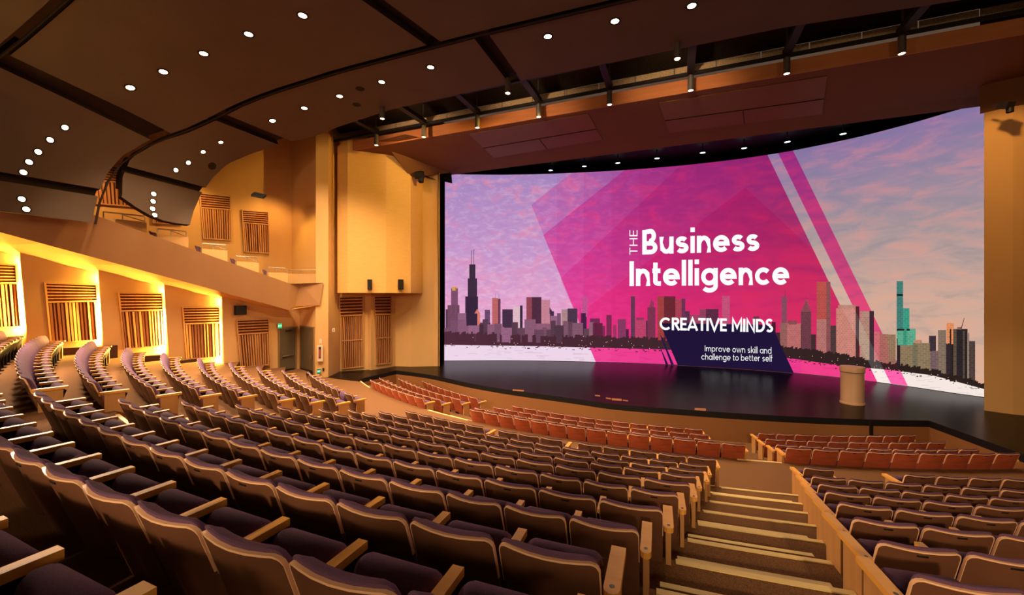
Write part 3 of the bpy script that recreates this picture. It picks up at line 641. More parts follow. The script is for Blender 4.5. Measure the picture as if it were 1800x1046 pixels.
# ---- lettering: a geometric sans drawn as strokes (cap height 1, x-height .72)
def arc(cx, cy, r, a0, a1, ry=None, n=14): return [(cx + r * math.cos(math.radians(a)), cy + (ry or r) * math.sin(math.radians(a))) for a in np.linspace(a0, a1, n)]
X = .70
def glyphs(w):
    h = w / 2; x = X; r = x / 2 - h; c = x / 2
    bowl = lambda cx, a0=0, a1=360: arc(cx, c, r, a0, a1, n=26)
    g = {}
    g['o'] = (x, [bowl(c)]); g['e'] = (x, [[(h, c), (x - h, c)] + bowl(c, 0, 318)[1:]]); g['c'] = (x - .06, [bowl(c, 42, 318)])
    g['s'] = (.52, [arc(.26, x - h - .145, .145, 28, 270, n=12, ry=.145) [:] + [(.26, x - h - .29)] + arc(.26, h + .145, .145 + .02, 90, -152, n=12, ry=x - 2 * h - .29 - .145 + .0)])
    g['s'] = (.54, [arc(.27, .75 * (x - h) + .25 * h, .17, 30, 270, ry=(x - 2 * h) / 4) + arc(.27, .25 * (x - h) + .75 * h, .185, 90, -150, ry=(x - 2 * h) / 4)[1:]])
    g['i'] = (w, [[(h, 0), (h, x)], [(h, .86), (h, .86 + w)]]); g['l'] = (w, [[(h, 0), (h, 1.04)]]); g['I'] = (w, [[(h, 0), (h, 1)]])
    g['n'] = (.60, [[(h, 0), (h, x)], [(.60 - h, 0), (.60 - h, x - .31)] + arc(.30, x - .30 - h + .0, .30 - h, 0, 180, ry=.30)[1:]])
    g['u'] = (.60, [[(.60 - h, 0), (.60 - h, x)], [(h, x), (h, .31)] + arc(.30, .30 + h, .30 - h, 180, 360, ry=.30)[1:]])
    g['m'] = (.98, [[(h, 0), (h, x)], [(.49, 0), (.49, x - .28)] + arc(.27 + h / 2, x - .28, .22 - h / 2, 0, 180, ry=.28 - h)[1:], [(.98 - h, 0), (.98 - h, x - .28)] + arc(.735 - h / 2 + .02, x - .28, .225 - h / 2, 0, 180, ry=.28 - h)[1:]])
    g['t'] = (.36, [[(.13, .94), (.13, .17)] + arc(.13 + .14, .17, .14, 180, 285, ry=.17 - h)[1:] + [(.36, h)], [(0, x - h), (.34, x - h)]])
    g['g'] = (x, [bowl(c), [(x - h, x), (x - h, -.02)] + arc(c, -.02, r, 0, -150, ry=.27 - h)[1:]])
    g['d'] = (x, [bowl(c), [(x - h, 0), (x - h, 1.04)]]); g['b'] = (x, [bowl(c), [(h, 0), (h, 1.04)]]); g['p'] = (x, [bowl(c), [(h, -.28), (h, x)]]); g['a'] = (x, [bowl(c), [(x - h, 0), (x - h, x)]])
    g['h'] = (.60, [[(h, 0), (h, 1.04)], g['n'][1][1]]); g['r'] = (.36, [[(h, 0), (h, x)], arc(.30, x - .30, .30 - h, 75, 180, ry=.30 - h)])
    g['v'] = (.60, [[(.02, x), (.30, h * .4), (.58, x)]]); g['w'] = (.92, [[(.02, x), (.24, h * .4), (.46, x - h), (.68, h * .4), (.90, x)]]); g['k'] = (.56, [[(h, 0), (h, 1.04)], [(.53, x), (h + .06, .30)], [(.24, .40), (.55, 0)]])
    g['f'] = (.36, [[(.13, 0), (.13, .86)] + arc(.29, .86, .16, 180, 90, ry=.18 - h * .3)[1:], [(0, x - h), (.32, x - h)]])
    g['B'] = (.64, [[(h, h), (.36, h)] + arc(.36, .27, .28 - h, -90, 90, ry=.27 - h)[1:] + [(h, .54 - h)], [(h, .54 - h), (.34, .54 - h)] + arc(.34, .75, .24 - h, -90, 90, ry=.25 - h + .04)[1:] + [(h, 1 - h)], [(h, 0), (h, 1)]])
    g['T'] = (.60, [[(0, 1 - h), (.60, 1 - h)], [(.30, 0), (.30, 1 - h)]]); g['H'] = (.68, [[(h, 0), (h, 1)], [(.68 - h, 0), (.68 - h, 1)], [(h, .5), (.68 - h, .5)]]); g['E'] = (.54, [[(h, 0), (h, 1)], [(h, h), (.54, h)], [(h, .5), (.50, .5)], [(h, 1 - h), (.54, 1 - h)]])
    g['C'] = (.92, [arc(.5, .5, .5 - h, 45, 315, n=24)]); g['R'] = (.62, [[(h, 0), (h, 1)], [(h, 1 - h), (.34, 1 - h)] + arc(.34, .72, .27 - h, 90, -90, ry=.28 - h)[1:] + [(h, .44 + h)], [(.32, .46), (.60, 0)]])
    g['A'] = (.80, [[(.03, 0), (.40, 1 - h * .5), (.77, 0)], [(.16, .28), (.64, .28)]]); g['V'] = (.80, [[(.03, 1), (.40, h * .5), (.77, 1)]]); g['M'] = (.86, [[(h, 0), (h, 1 - h * .3), (.43, .30), (.86 - h, 1 - h * .3), (.86 - h, 0)]])
    g['N'] = (.72, [[(h, 0), (h, 1 - h * .5), (.72 - h, h * .5), (.72 - h, 1)]]); g['D'] = (.74, [[(h, h), (.30, h)] + arc(.30, .5, .44 - h, -90, 90, ry=.5 - h)[1:] + [(h, 1 - h)], [(h, 0), (h, 1)]])
    g['S'] = (.60, [arc(.30, .745, .30 - h, 30, 270, ry=.255 - h * .7) + arc(.30, .265, .30 - h, 90, -150, ry=.265 - h)[1:]]); g['X'] = (.66, [[(.04, 0), (.62, 1)], [(.04, 1), (.62, 0)]])
    return g
def stroke_quads(path, w):
    P = [Vector((a, c)) for a, c in path]; P = [p for i, p in enumerate(P) if i == 0 or (p - P[i - 1]).length > 1e-5]
    L, Rr = [], []
    for i, p in enumerate(P):
        d0 = (p - P[i - 1]).normalized() if i else (P[1] - P[0]).normalized(); d1 = (P[i + 1] - p).normalized() if i < len(P) - 1 else d0
        t_ = (d0 + d1); t_ = t_.normalized() if t_.length > 1e-4 else d0
        nn = Vector((-t_.y, t_.x)); sc = min(1.0 / max(nn.dot(Vector((-d0.y, d0.x))), .45), 2.0) * w / 2
        L.append(p + nn * sc); Rr.append(p - nn * sc)
    return [(L[i], L[i + 1], Rr[i + 1], Rr[i]) for i in range(len(P) - 1)]
def text_quads(txt, w, gap, space=.34):
    g = glyphs(w); x = 0; out = []
    for ch in txt:
        if ch == ' ': x += space; continue
        adv, st = g[ch]
        for s_ in st: out += [[(p.x + x, p.y) for p in q_] for q_ in stroke_quads(s_, w)]
        x += adv + gap
    return out, x - gap
def put_text(name, txt, w, gap, p0, p1, cap0, cap1, lay, m, fit_x=None):
    """baseline from p0 to p1 in pictured coordinates; cap heights at both ends"""
    qs, tot = text_quads(txt, w, gap); mb = MB()
    for q_ in qs:
        mb.poly([on_screen(p0[0] + (p1[0] - p0[0]) * a / tot, p0[1] + (p1[1] - p0[1]) * a / tot - c * (cap0 + (cap1 - cap0) * a / tot), lay) for a, c in q_])
    return localise(mb, screen).build(name, m, screen, fix=False)
wm = emit('title_white', (255, 255, 255), 1.0)
put_text('title_word', 'Business', .185, .085, (1129, 447.5), (1334.5, 441), 43, 42.5, 9, wm)
put_text('title_word', 'Intelligence', .185, .085, (1106.5, 503), (1387, 500.5), 43.5, 44, 9, wm)
put_text('title_word', 'CREATIVE MINDS', .185, .06, (1159.5, 580), (1359, 584.5), 22, 23.5, 9.5, wm)
put_text('tagline', 'Improve own skill and', .105, .13, (1239, 617.5), (1356, 622), 10.5, 11.5, 9.5, wm)
put_text('tagline', 'challenge to better self', .105, .13, (1233, 632), (1358, 635.8), 10.5, 11.5, 9.5, wm)
qs, tot = text_quads('THE', .10, .16); mb = MB()
for q_ in qs: mb.poly([on_screen(1120.5 - 14 * (1 - c), 447.5 - 43 * a / tot, 9) if False else on_screen(1120.5 - 14 * c, 447.5 - 43 * a / tot, 9) for a, c in q_])
localise(mb, screen).build('title_word', wm, screen, fix=False)
# display casing
b = MB(); top = [Vector((p.x, p.y, SCZ)) for p in SCW]; n_out = [((SCW[min(i + 1, len(SCW) - 1)] - SCW[max(i - 1, 0)]).normalized().cross(Vector((0, 0, -1)))) for i in range(len(SCW))]
def offp(i, d, z): p = SCW[i] - n_out[i] * d; return Vector((p.x, p.y, z))
sgn = 1 if (SCW[40] - n_out[40]).length > SCW[40].length else -1
b.quadgrid([[offp(i, sgn * .02, .02) for i in range(len(SCW))], [offp(i, sgn * .02, SCZ) for i in range(len(SCW))], [offp(i, sgn * .25, SCZ) for i in range(len(SCW))], [offp(i, sgn * .25, .02) for i in range(len(SCW))]])
localise(b, screen).build('casing', M['black'], screen)

# ================================================================== STAGE HOUSE, PROSCENIUM
def vwall(name, plan, z0, z1, m, th=None):
    b = MB(); b.quadgrid([[Vector((*p, z0)) for p in plan], [Vector((*p, z1)) for p in plan]]); return struct(b.build(name, m))
# black stage surround behind and beside the display
vwall('wall_stage_back', [(-4.3, 23.6), (-4.9, 25.7), (-4.5, 29), (12, 29), (26, 20), (20.2, 15.2), (17.1, 14.3)], 0, 16, M['black'])
b = MB(); b.poly([UV(-15, 21.6, 12.9), UV(13.5, 21.6, 12.9), UV(13.5, 28, 12.2), UV(-15, 28, 12.2)]); struct(b.build('ceiling', M['black']))
# soffit over the stage front
zs_, ze_ = HC + 7.65, HC + 7.46
b = MB(); b.hexa([UV(-17.5, 16.5, zs_), UV(19, 16.5, zs_), UV(19, 20.6, ze_ + .1), UV(-17.5, 20.6, ze_ + .1)], [UV(-17.5, 16.5, zs_ + .5), UV(19, 16.5, zs_ + .5), UV(19, 20.6, zs_ + .5), UV(-17.5, 20.6, zs_ + .5)])
soff = struct(b.build('ceiling', M['soffit']))
b = MB(); b.hexa([UV(-17.5, 20.6, ze_ + .1), UV(19, 20.6, ze_ + .1), UV(19, 21.5, ze_), UV(-17.5, 21.5, ze_)], [UV(-17.5, 20.6, 13), UV(19, 20.6, 13), UV(19, 21.5, 13), UV(-17.5, 21.5, 13)])
struct(b.build('trim_1', M['soffit']))
b = MB(); b.hexa([UV(-17.5, 16.46, zs_), UV(19, 16.46, zs_), UV(19, 16.5, zs_), UV(-17.5, 16.5, zs_)], [UV(-17.5, 16.46, HC + 8.14), UV(19, 16.46, HC + 8.14), UV(19, 16.5, HC + 8.14), UV(-17.5, 16.5, HC + 8.14)])
struct(b.build('trim_2', mat('front_band', (196, 124, 70), .7, .2, ((1, 1, 9), .3, (178, 108, 58)))))
# glossy reflector panels set in the soffit
def soffit_pt(x, y):
    r = (x - 900) / F
    lo, hi = 5.0, 40.0
    for _ in range(50):
        D = (lo + hi) / 2; X_, z_ = r * D, HC + (523 - y) / F * D; v = X_ * SA + D * CA
        if z_ < zs_ + (v - 16.5) / 4.1 * (ze_ + .1 - zs_): lo = D
        else: hi = D
    return Vector((r * D, D, z_ - .02))
for quad in ([(824, 235), (1034, 199), (1059, 245), (868, 277)], [(1158, 180), (1454, 133), (1445, 200), (1176, 233)]):
    b = MB(); P_ = [soffit_pt(*p) for p in quad]; b.prism(P_, (0, 0, .015)); pn = b.build('reflector_panel', M['soffit_gloss'], soff)
    for (s0, s1), (e0, e1) in (((0, 3), (1, 2)),):
        a_ = P_[s0].lerp(P_[s1], .55); c_ = P_[e0].lerp(P_[e1], .55); bb = MB(); bb.tube([a_ - Vector((0, 0, .01)), c_ - Vector((0, 0, .01))], .012, 4); bb.build('joint', M['dark'], pn)
    a_ = P_[0].lerp(P_[3], .55).lerp(P_[1].lerp(P_[2], .55), .52); c_ = P_[3].lerp(P_[2], .52); bb = MB(); bb.tube([a_ - Vector((0, 0, .01)), c_ - Vector((0, 0, .01))], .012, 4); bb.build('joint', M['dark'], pn)
# stage downlights
SD = [(968, 300), (1027, 293), (1086, 287), (1155, 279), (1235, 269), (1308, 261), (1384, 250), (1482, 236)]
def ordl(i): return ORD[i + 1]
for i, (x, y) in enumerate(SD):
    D = F * 8.0 / (523 - y); p = at_d(x, y, D)
    t = thing('stage_downlight', f'{ordl(i)} cool white downlight from the tower side above the display', 'light', p, 0, 'cool downlights over the display')
    b = MB(); b.lathe([(.14, .02), (.20, .02), (.20, .0), (.14, .0), (.14, .12)], 20); b.build('trim_ring', M['dark'], t)
    b = MB(); b.lathe([(.0001, .025), (.135, .025)], 20); b.build('lens', M['lens_cool'], t)
    b = MB(); b.tube([(0, 0, .1), (0, 0, 1.2)], .03, 6); b.build('stem', M['black'], t)
    lamp('SPOT', 'stage_lamp', p + Vector((0, 0, -.05)), P_STAGE, (.85, .95, 1), p + Vector((0, -.6, -5)), t, .1, 80)

# side towers of the stage opening (camera-left one in full)
P = [(-9.29, 20.49), (-9.37, 22.07), (-8.02, 22.59), (-7.8, 22.42), (-6.82, 23.71), (-5.84, 23.52), (-4.59, 23.71), (-4.23, 23.71)]
tower = vwall('wall_tower', [(-9.85, 20.35)] + P, 0, 16, M['plaster'])
def pl(x, i, j): # where a sight line meets the wall piece between plan points i and j
    d = (P[j][0] - P[i][0], P[j][1] - P[i][1]); r = (x - 900) / F; t_ = (P[i][0] - r * P[i][1]) / (r * d[1] - d[0]); return (P[i][0] + t_ * d[0], P[i][1] + t_ * d[1])
# the overhanging maple box
zb_ = 4.03 + 8 / F * 21.5
box_plan = [(-9.15, 21.3), (-8.55, 20.95), (-6.35, 20.85), (-5.45, 21.95)]
box_plan = [(at_d(593, 500, 21.2).x, 21.2), (at_d(611, 500, 21.0).x, 21.0), (at_d(679, 500, 21.6).x, 21.6), (at_d(722, 500, 22.4).x, 22.4)]
bback = [(-5.2, 23.6), (-9.3, 22.9)]
b = MB(); pl_ = [Vector((*p, zb_)) for p in box_plan + bback]
tops = [11.9, 12.4, 12.05, 10.75, 10.75, 12.3]
o_ = len(b.v); b.v = [tuple(p) for p in pl_] + [(p.x, p.y, z) for p, z in zip(pl_, tops)]; n = 6
b.f = [tuple(range(5, -1, -1)), tuple(range(6, 12))] + [(i, (i + 1) % n, n + (i + 1) % n, n + i) for i in range(n)]
boxm = mat('maple_box', (232, 182, 104), .5, .35, ((3, 3, 14), .3, (224, 170, 92)))
bx = struct(b.build('wall_tower_box', boxm))
# slanted dark ceiling piece meeting the tower top
b = MB(); q = [at_d(660, 249, 20.5), at_d(686, 264, 21.1), at_d(722, 312, 22.5), at_d(790, 304, 24.2), at_d(830, 262, 20.9), at_d(712, 236, 19.2)]
b.poly(q); struct(b.build('ceiling', M['soffit']))
b = MB(); b.poly([Vector((-4.6, 23.55, 10.9)), at_d(722, 300, 23.4), at_d(722, 270, 23.3), at_d(790, 262, 24.4), Vector((-3.6, 24.4, 10.9))]); struct(b.build('ceiling', M['dark']))

class Panel:
    """slatted acoustic panel whose corners lie on an upright wall plane: top-left, top-right, mid-left, mid-right, bottom-left, bottom-right"""
def slat_panel(label, P6, nh, nv, inward, group, rail=False, dark=False):
    TL, TR, ML, MR, BL, BR = P6
    inn = Vector((*inward, 0)).normalized()
    t = thing('acoustic_panel', label, 'panel', BL.lerp(BR, .5), 0, group)
    L0 = Vector(t.location)
    def P(p, d): return p + inn * d
    def quadbox(a, c, d_, e, f0, f1, m, nm):
        bb = MB(); bb.hexa([P(a, f0), P(c, f0), P(c, f1), P(a, f1)], [P(d_, f0), P(e, f0), P(e, f1), P(d_, f1)]); return localise(bb, t).build(nm, m, t)
    quadbox(BL, BR, TL, TR, .004, .012, M['slat_dark'], 'backing')
    mtl = M['slat']
    for i in range(nh):                    # horizontal louvres above
        f0, f1 = (i + .14) / nh, (i + .50) / nh
        a, c = ML.lerp(TL, f0), MR.lerp(TR, f0); d_, e = ML.lerp(TL, f1), MR.lerp(TR, f1)
        quadbox(a, c, d_, e, .012, .07, mtl, 'slat')
    for i in range(nv):                    # upright slats below, random depths
        w_ = random.choice((.42, .5, .6, .66)); f0, f1 = (i + .5 - w_ / 2) / nv, (i + .5 + w_ / 2) / nv; dd = random.choice((.05, .07, .10))
        quadbox(BL.lerp(BR, f0), BL.lerp(BR, f1), ML.lerp(MR, f0).lerp(BL.lerp(BR, f0), .012), ML.lerp(MR, f1).lerp(BL.lerp(BR, f1), .012), .012, dd, mtl, 'slat')
    fr = MB(); tk = .05
    hx = (BR - BL).normalized(); up = Vector((0, 0, 1))
    def bar(a, c, wv):
        fr.hexa([P(a, .0), P(a + wv, .0), P(a + wv, .09), P(a, .09)], [P(c, .0), P(c + wv, .0), P(c + wv, .09), P(c, .09)])
    bar(BL - hx * tk, TL - hx * tk, hx * tk); bar(BR, TR, hx * tk)
    bar(TL - hx * tk, TR + hx * tk, up * tk); bar(BL - hx * tk, BR + hx * tk, -up * tk); bar(ML, MR, up * tk)
    if rail: a, c = ML.lerp(BL, .48), MR.lerp(BR, .48); bar(a, c, up * tk)
    localise(fr, t).build('frame', M['panel_wood'], t); return t

# panels under the box
d12 = (P[2][0] - P[1][0], P[2][1] - P[1][1]); d34 = (P[4][0] - P[3][0], P[4][1] - P[3][1])
def onw(x, y, i, j, push=0.0):
    d = (P[j][0] - P[i][0], P[j][1] - P[i][1]); q_ = on_line(x, y, P[i], d); return q_
inw12 = (.36, -.93); inw34 = (.6, -.8)
slat_panel('tall slatted wood panel under the box, the wider one beside the exit niche', [onw(*p, 1, 2) for p in ((597.5, 523.5), (637.5, 522), (598.5, 556.5), (638, 555), (602.5, 647), (637, 643.5))], 6, 11, inw12, 'slatted panels under the maple box', rail=True)
slat_panel('tall slatted wood panel under the box, the narrower one beside the stage', [onw(*p, 3, 4) for p in ((658, 522), (687, 521.5), (659, 554), (687.5, 553.5), (662, 640), (686, 637.5))], 6, 8, inw34, 'slatted panels under the maple box', rail=True)
# two loudspeakers on the box face
def box_speaker(xc, i, j, label):
    d = (box_plan[j][0] - box_plan[i][0], box_plan[j][1] - box_plan[i][1]); nrm = Vector((d[1], -d[0], 0)).normalized()
    if nrm.y > 0: nrm = -nrm
    p0, p1 = on_line(xc - 4.2, 509, box_plan[i], d), on_line(xc + 4.2, 491.5, box_plan[i], d)
    t = thing('loudspeaker', label, 'speaker', Vector(((p0.x + p1.x) / 2, (p0.y + p1.y) / 2, p0.z)) + nrm * .02, math.atan2(d[1], d[0]), 'small black loudspeakers on the maple box')
    w_, h_ = Vector((p1.x - p0.x, p1.y - p0.y)).length, p1.z - p0.z
    b = MB(); b.prism([(-w_ / 2, 0, 0), (w_ / 2, 0, 0), (w_ * .38, -.2, 0), (-w_ * .38, -.2, 0)], (0, 0, h_)); b.build('cabinet', M['black'], t)
    b = MB(); b.box((0, -.205, h_ * .55), (w_ * .7, .012, h_ * .8)); b.build('grille', M['frame'], t)
    b = MB(); b.lathe([(.0001, 0), (.02, 0)], 10); b.v = [(x_, -.213, y_ + h_ * .12) for x_, y_, z_ in b.v]; b.build('badge', M['steel'], t)
box_speaker(650, 1, 2, 'small black loudspeaker on the broad face of the maple box')
box_speaker(703.5, 2, 3, 'small black loudspeaker on the stage-side face of the maple box')

# right-hand side of the opening
vwall('wall_opening', [(16.8, 14.42), (17.23, 13.93), (18.6, 13.2), (20.5, 10.0), (20.2, 4)], 0, 10.6, M['plaster'])
vwall('wall_opening_upper', [(16.75, 14.5), (17.35, 14.0), (20.0, 12.5), (22, 9.0), (22, 3)], 10.6, 16, M['soffit'])
# lamp clusters at the two tops of the opening
for (x, y, D, lab) in ((737, 310, 22.4, 'black stage lamp above the tower beside the display'), (1772, 187, 13.2, 'black stage lamp above the lit wall beside the display')):
    p = at_d(x, y, D); t = thing('stage_lamp', lab, 'lamp', p, 0, 'stage lamps at the display corners'); s_ = D / 22
    b = MB(); b.box((0, .1 * s_, .1 * s_), (.42 * s_, .5 * s_, .36 * s_), Matrix.Rotation(.4, 3, 'X')); b.build('housing', M['black'], t)
    b = MB(); b.lathe([(.10 * s_, 0), (.15 * s_, 0), (.15 * s_, -.22 * s_)], 14, (.1 * s_, 0, -.1 * s_)); b.build('hood', M['black'], t)
    b = MB(); b.tube([(0, .1, .2 * s_), (0, .45, .45 * s_)], .03, 6); b.build('bracket', M['frame'], t)

# ================================================================== LEFT WALL
WP, WD, WN = (-11.9, 20.8), (-.64, -.768), (.768, -.64)
def wl(x, y, o=0.0): return on_line(x, y, (WP[0] + WN[0] * o, WP[1] + WN[1] * o), WD)
def wt(t, o, z): return Vector((WP[0] + WD[0] * t + WN[0] * o, WP[1] + WD[1] * t + WN[1] * o, z))
def tpar(x, o=0.0): q_ = wl(x, 523, o); return (q_.x - WP[0] - WN[0] * o) / WD[0]
def ztop_w(t): return 3.36 + .233 * t
# bays: protruding front edge at pixel columns (top x,y / bottom x,y)
EDGE = [((389, 527), (395, 641)), ((288.5, 507), (296.5, 622)), ((173, 485), (181.5, 605)), ((35, 456), (47, 583)), ((-110, 430), (-95, 560))]
RECESS = -.35
tw = []
for i, (a, c) in enumerate(EDGE):
    fa, fc = wl(*a), wl(*c)               # front edge of bay i (the bay nearer the stage)
    tw.append((fa, fc))
def par(p, o=0.0): return (p.x - WP[0] - WN[0] * o) / WD[0]
def drop(p, z): return Vector((p.x, p.y, z))
wallm = M['plaster']
b = MB()
# bay between the door and the first edge
ft, fb = tw[0]
b.quadgrid([[wt(-.0, -.02, 0), drop(wt(.9, -.01, 0), 0), drop(fb, -.2)], [wt(0, -.02, 3.5), wt(.9, -.01, ztop_w(.9) + .3), drop(ft, ft.z + .25)]])
wall_left = struct(b.build('wall_left', wallm))
for i in range(len(tw) - 1):
    ft, fb = tw[i]; gt, gb = tw[i + 1]    # this bay runs from g (its own front edge) to behind f
    inn = Vector((*WN, 0))
    rt, rb = ft + inn * RECESS, fb + inn * RECESS
    dirt = (ft - gt).normalized()
    rt2, rb2 = rt + Vector((-WD[0], -WD[1], 0)) * .18, rb + Vector((-WD[0], -WD[1], 0)) * .18   # runs on behind the next bay's lip
    b = MB(); rows = [[gb + Vector((0, 0, -2.6)), rb + Vector((0, 0, -2.6)), rb2 + Vector((0, 0, -2.6))], [gb, rb, rb2], [gt, rt, rt2], [gt + Vector((0, 0, .3)), rt + Vector((0, 0, .3)), rt2 + Vector((0, 0, .3))]]
    b.quadgrid(rows)
    wb = struct(b.build('wall_left', wallm))
    # cover behind the lip
    b = MB(); b.quadgrid([[fb + Vector((0, 0, -2.6)), fb + inn * (RECESS) + Vector((-WD[0] * .19, -WD[1] * .19, -2.6))], [ft + Vector((0, 0, .3)), ft + inn * RECESS + Vector((-WD[0] * .19, -WD[1] * .19, .3))]])
    # lamp in the cove
    along = Vector((-WD[0], -WD[1], 0))
    base = fb + inn * (RECESS * .55) + along * .10; topp = ft + inn * (RECESS * .55) + along * .10
    t = thing('cove_light', f'{ordl(i)} upright cove light from the exit door, glowing beside a slatted panel', 'light', base, 0, 'cove lights between the wall bays')
    bb = MB(); bb.tube([base + Vector((0, 0, .02)), topp - Vector((0, 0, .04))], .022, 8); localise(bb, t).build('light_tube', M['tube'], t)
    bb = MB(); bb.tube([base + along * .05 + Vector((0, 0, .0)), topp + along * .05], .02, 4); localise(bb, t).build('channel', M['white'], t)
    ctr = base.lerp(topp, .5) - along * .04
    o = lamp('AREA', 'cove_lamp', ctr, P_COVE * 12, GOLD, ctr - along * 1.0 - inn * .10, t, sx=.05, sy=(topp - base).length)
    # low dark wall at the foot of the bay
k_boxes = [((101, 613), (207, 607), 637), ((222, 628), (283, 624), 650), ((318, 634), (347, 630), 652)]
for (a, c, yb_) in k_boxes:
    pa, pc = wl(*a, .25), wl(*c, .25); zb2 = min(wl(c[0], yb_, .25).z, wl(a[0], yb_, .25).z)
    inn = Vector((*WN, 0)); b = MB()
    b.hexa([drop(pa, zb2 - .4), drop(pc, zb2 - .4), drop(pc - inn * .3, zb2 - .4), drop(pa - inn * .3, zb2 - .4)], [pa, pc, pc - inn * .3, pa - inn * .3])
    struct(b.build('baseboard_left', M['kick']))
# bay ledges under the panels
PX = [('widest slatted wood wall panel, nearest the cross-aisle exit door, below the black box', [(416.4, 564), (471, 562), (418, 589), (471, 585.6), (423.5, 644.5), (472.4, 640)], 5, 12, .02),
      ('slatted wood wall panel beside the first cove light from the exit door', [(321, 541.7), (383.5, 541), (324, 570.5), (384.5, 568), (328, 631), (386, 626)], 6, 12, None),
      ('slatted wood wall panel beside the second cove light from the exit door', [(209, 516), (283, 517), (212, 548), (285, 545.7), (219, 612.7), (288, 606.5)], 6, 13, None),
      ('slatted wood wall panel beside the third cove light from the exit door', [(80, 498.5), (167, 502), (84, 532.5), (169, 530), (90.5, 602), (174, 596.5)], 6, 13, None),
      ('slatted wood wall panel beside the fourth cove light, above the topmost wall-side seats', [(-75, 462), (25.5, 467), (-70, 500), (28, 499), (-62, 578), (34, 573)], 6, 13, None)]
for i, (lab, pts6, nh, nv, o) in enumerate(PX):
    if o is not None:
        P6 = [wl(x, y, .03) for x, y in pts6]; inw = WN
    else:
        gt, gb = tw[i]; ft, fb = tw[i - 1]; inn = Vector((*WN, 0)); rt = ft + inn * RECESS
        d = (rt.x - gt.x, rt.y - gt.y); nrm = Vector((-d[1], d[0], 0)).normalized()
        if nrm.dot(inn) < 0: nrm = -nrm
        pp = (gt.x + nrm.x * .02, gt.y + nrm.y * .02)
        P6 = [on_line(x, y, pp, d) for x, y in pts6]; inw = (nrm.x, nrm.y)
    slat_panel(lab, P6, nh, nv, inw, 'slatted panels along the lower wall')
# black box high on the wall by the door
pa, pc = wl(411, 553.5, .03), wl(431.5, 537, .03)
t = thing('wall_speaker', 'flat black box speaker on the wall above a slatted panel', 'speaker', drop((pa + pc) / 2, pa.z))
inn = Vector((*WN, 0)); b = MB(); b.hexa([drop(pa, pa.z), drop(pc, pa.z), drop(pc, pa.z) + inn * .18, drop(pa, pa.z) + inn * .18], [drop(pa, pc.z), drop(pc, pc.z), drop(pc, pc.z) + inn * .18, drop(pa, pc.z) + inn * .18]); localise(b, t).build('cabinet', M['black'], t)
b = MB(); q1, q2 = pa.lerp(pc, .06), pa.lerp(pc, .94); b.hexa([drop(q1, q1.z) + inn * .18, drop(q2, q1.z) + inn * .18, drop(q2, q1.z) + inn * .2, drop(q1, q1.z) + inn * .2], [drop(q1, q2.z) + inn * .18, drop(q2, q2.z) + inn * .18, drop(q2, q2.z) + inn * .2, drop(q1, q2.z) + inn * .2]); localise(b, t).build('grille', M['frame'], t)
# exit niche: wall with a door, then a wall with a second door
NB = (-10.42, 20.98)                       # back corner of the niche at column 528
A0, A1, A2 = Vector((-11.9, 20.8, 0)), Vector((at_d(527, 600, 21.6).x, 21.6, 0)), Vector((-9.85, 20.35, 0))
niche = vwall('wall_niche', [(A0.x - .05, A0.y - .06), (A1.x, A1.y), (A2.x, A2.y)], 0, 4.25, M['plaster'])
def door_on(pa, pc, z1, nm, hinge_left, panic):
    d = (pc - pa).normalized(); inn = Vector((d.y, -d.x, 0)); fr = MB(); tk = .07
    def bar(p, q_, s0, s1): fr.hexa([p + inn * s0, q_ + inn * s0, q_ + inn * s1, p + inn * s1], [Vector((v.x, v.y, v.z + (z1 if abs((p - q_).length) < .3 else tk))) for v in (p + inn * s0, q_ + inn * s0, q_ + inn * s1, p + inn * s1)])
    bar(pa, pa + d * tk, 0, .06); bar(pc - d * tk, pc, 0, .06); up = Vector((0, 0, z1)); bar(pa + up, pc + up, 0, .06)
    root = struct(fr.build(nm, M['doorframe']))
    lf = MB(); a, c = pa + d * tk, pc - d * tk; lf.hexa([a + inn * .005, c + inn * .005, c + inn * .045, a + inn * .045], [v + Vector((0, 0, z1)) for v in (a + inn * .005, c + inn * .005, c + inn * .045, a + inn * .045)])
    leaf = lf.build('door_leaf', M['door'], root)
    kp = MB(); a2, c2 = a + d * .06, c - d * .06; kp.hexa([a2 + inn * .046 + Vector((0, 0, .05)), c2 + inn * .046 + Vector((0, 0, .05)), c2 + inn * .052 + Vector((0, 0, .05)), a2 + inn * .052 + Vector((0, 0, .05))], [v + Vector((0, 0, .32)) for v in (a2 + inn * .046, c2 + inn * .046, c2 + inn * .052, a2 + inn * .052)]); kp.build('kick_plate', M['plate'], leaf)
    if panic:
        pb = MB(); pb.tube([a + d * .1 + inn * .1 + Vector((0, 0, 1.0)), c - d * .1 + inn * .1 + Vector((0, 0, 1.02))], .028, 8); pb.build('panic_bar', M['steel'], leaf)
        cl = MB(); ctr_ = c - d * .35 + inn * .09 + Vector((0, 0, z1 - .12)); cl.box(ctr_, (.3, .07, .07), Matrix.Rotation(math.atan2(d.y, d.x), 3, 'Z')); cl.build('door_closer', M['frame'], leaf)
    hd = MB(); hp = (a if hinge_left else c) + d * (.1 if hinge_left else -.1) + inn * .08 + Vector((0, 0, 1.0)); hd.box(hp, (.05, .06, .22)); hd.tube([hp, hp + d * (.13 if hinge_left else -.13)], .014, 6); hd.build('handle', M['steel'], leaf)
    return root
dd = (A1 - A0).normalized(); p0 = on_line(488.5, 523, (A0.x, A0.y), (dd.x, dd.y)); p1 = on_line(521, 523, (A0.x, A0.y), (dd.x, dd.y))
door_on(drop(p0, 0), drop(p1, 0), 2.42, 'door_1', True, True)
dd2 = (A2 - A1).normalized(); p0 = on_line(528.5, 523, (A1.x, A1.y), (dd2.x, dd2.y)); p1 = on_line(553, 523, (A1.x, A1.y), (dd2.x, dd2.y))
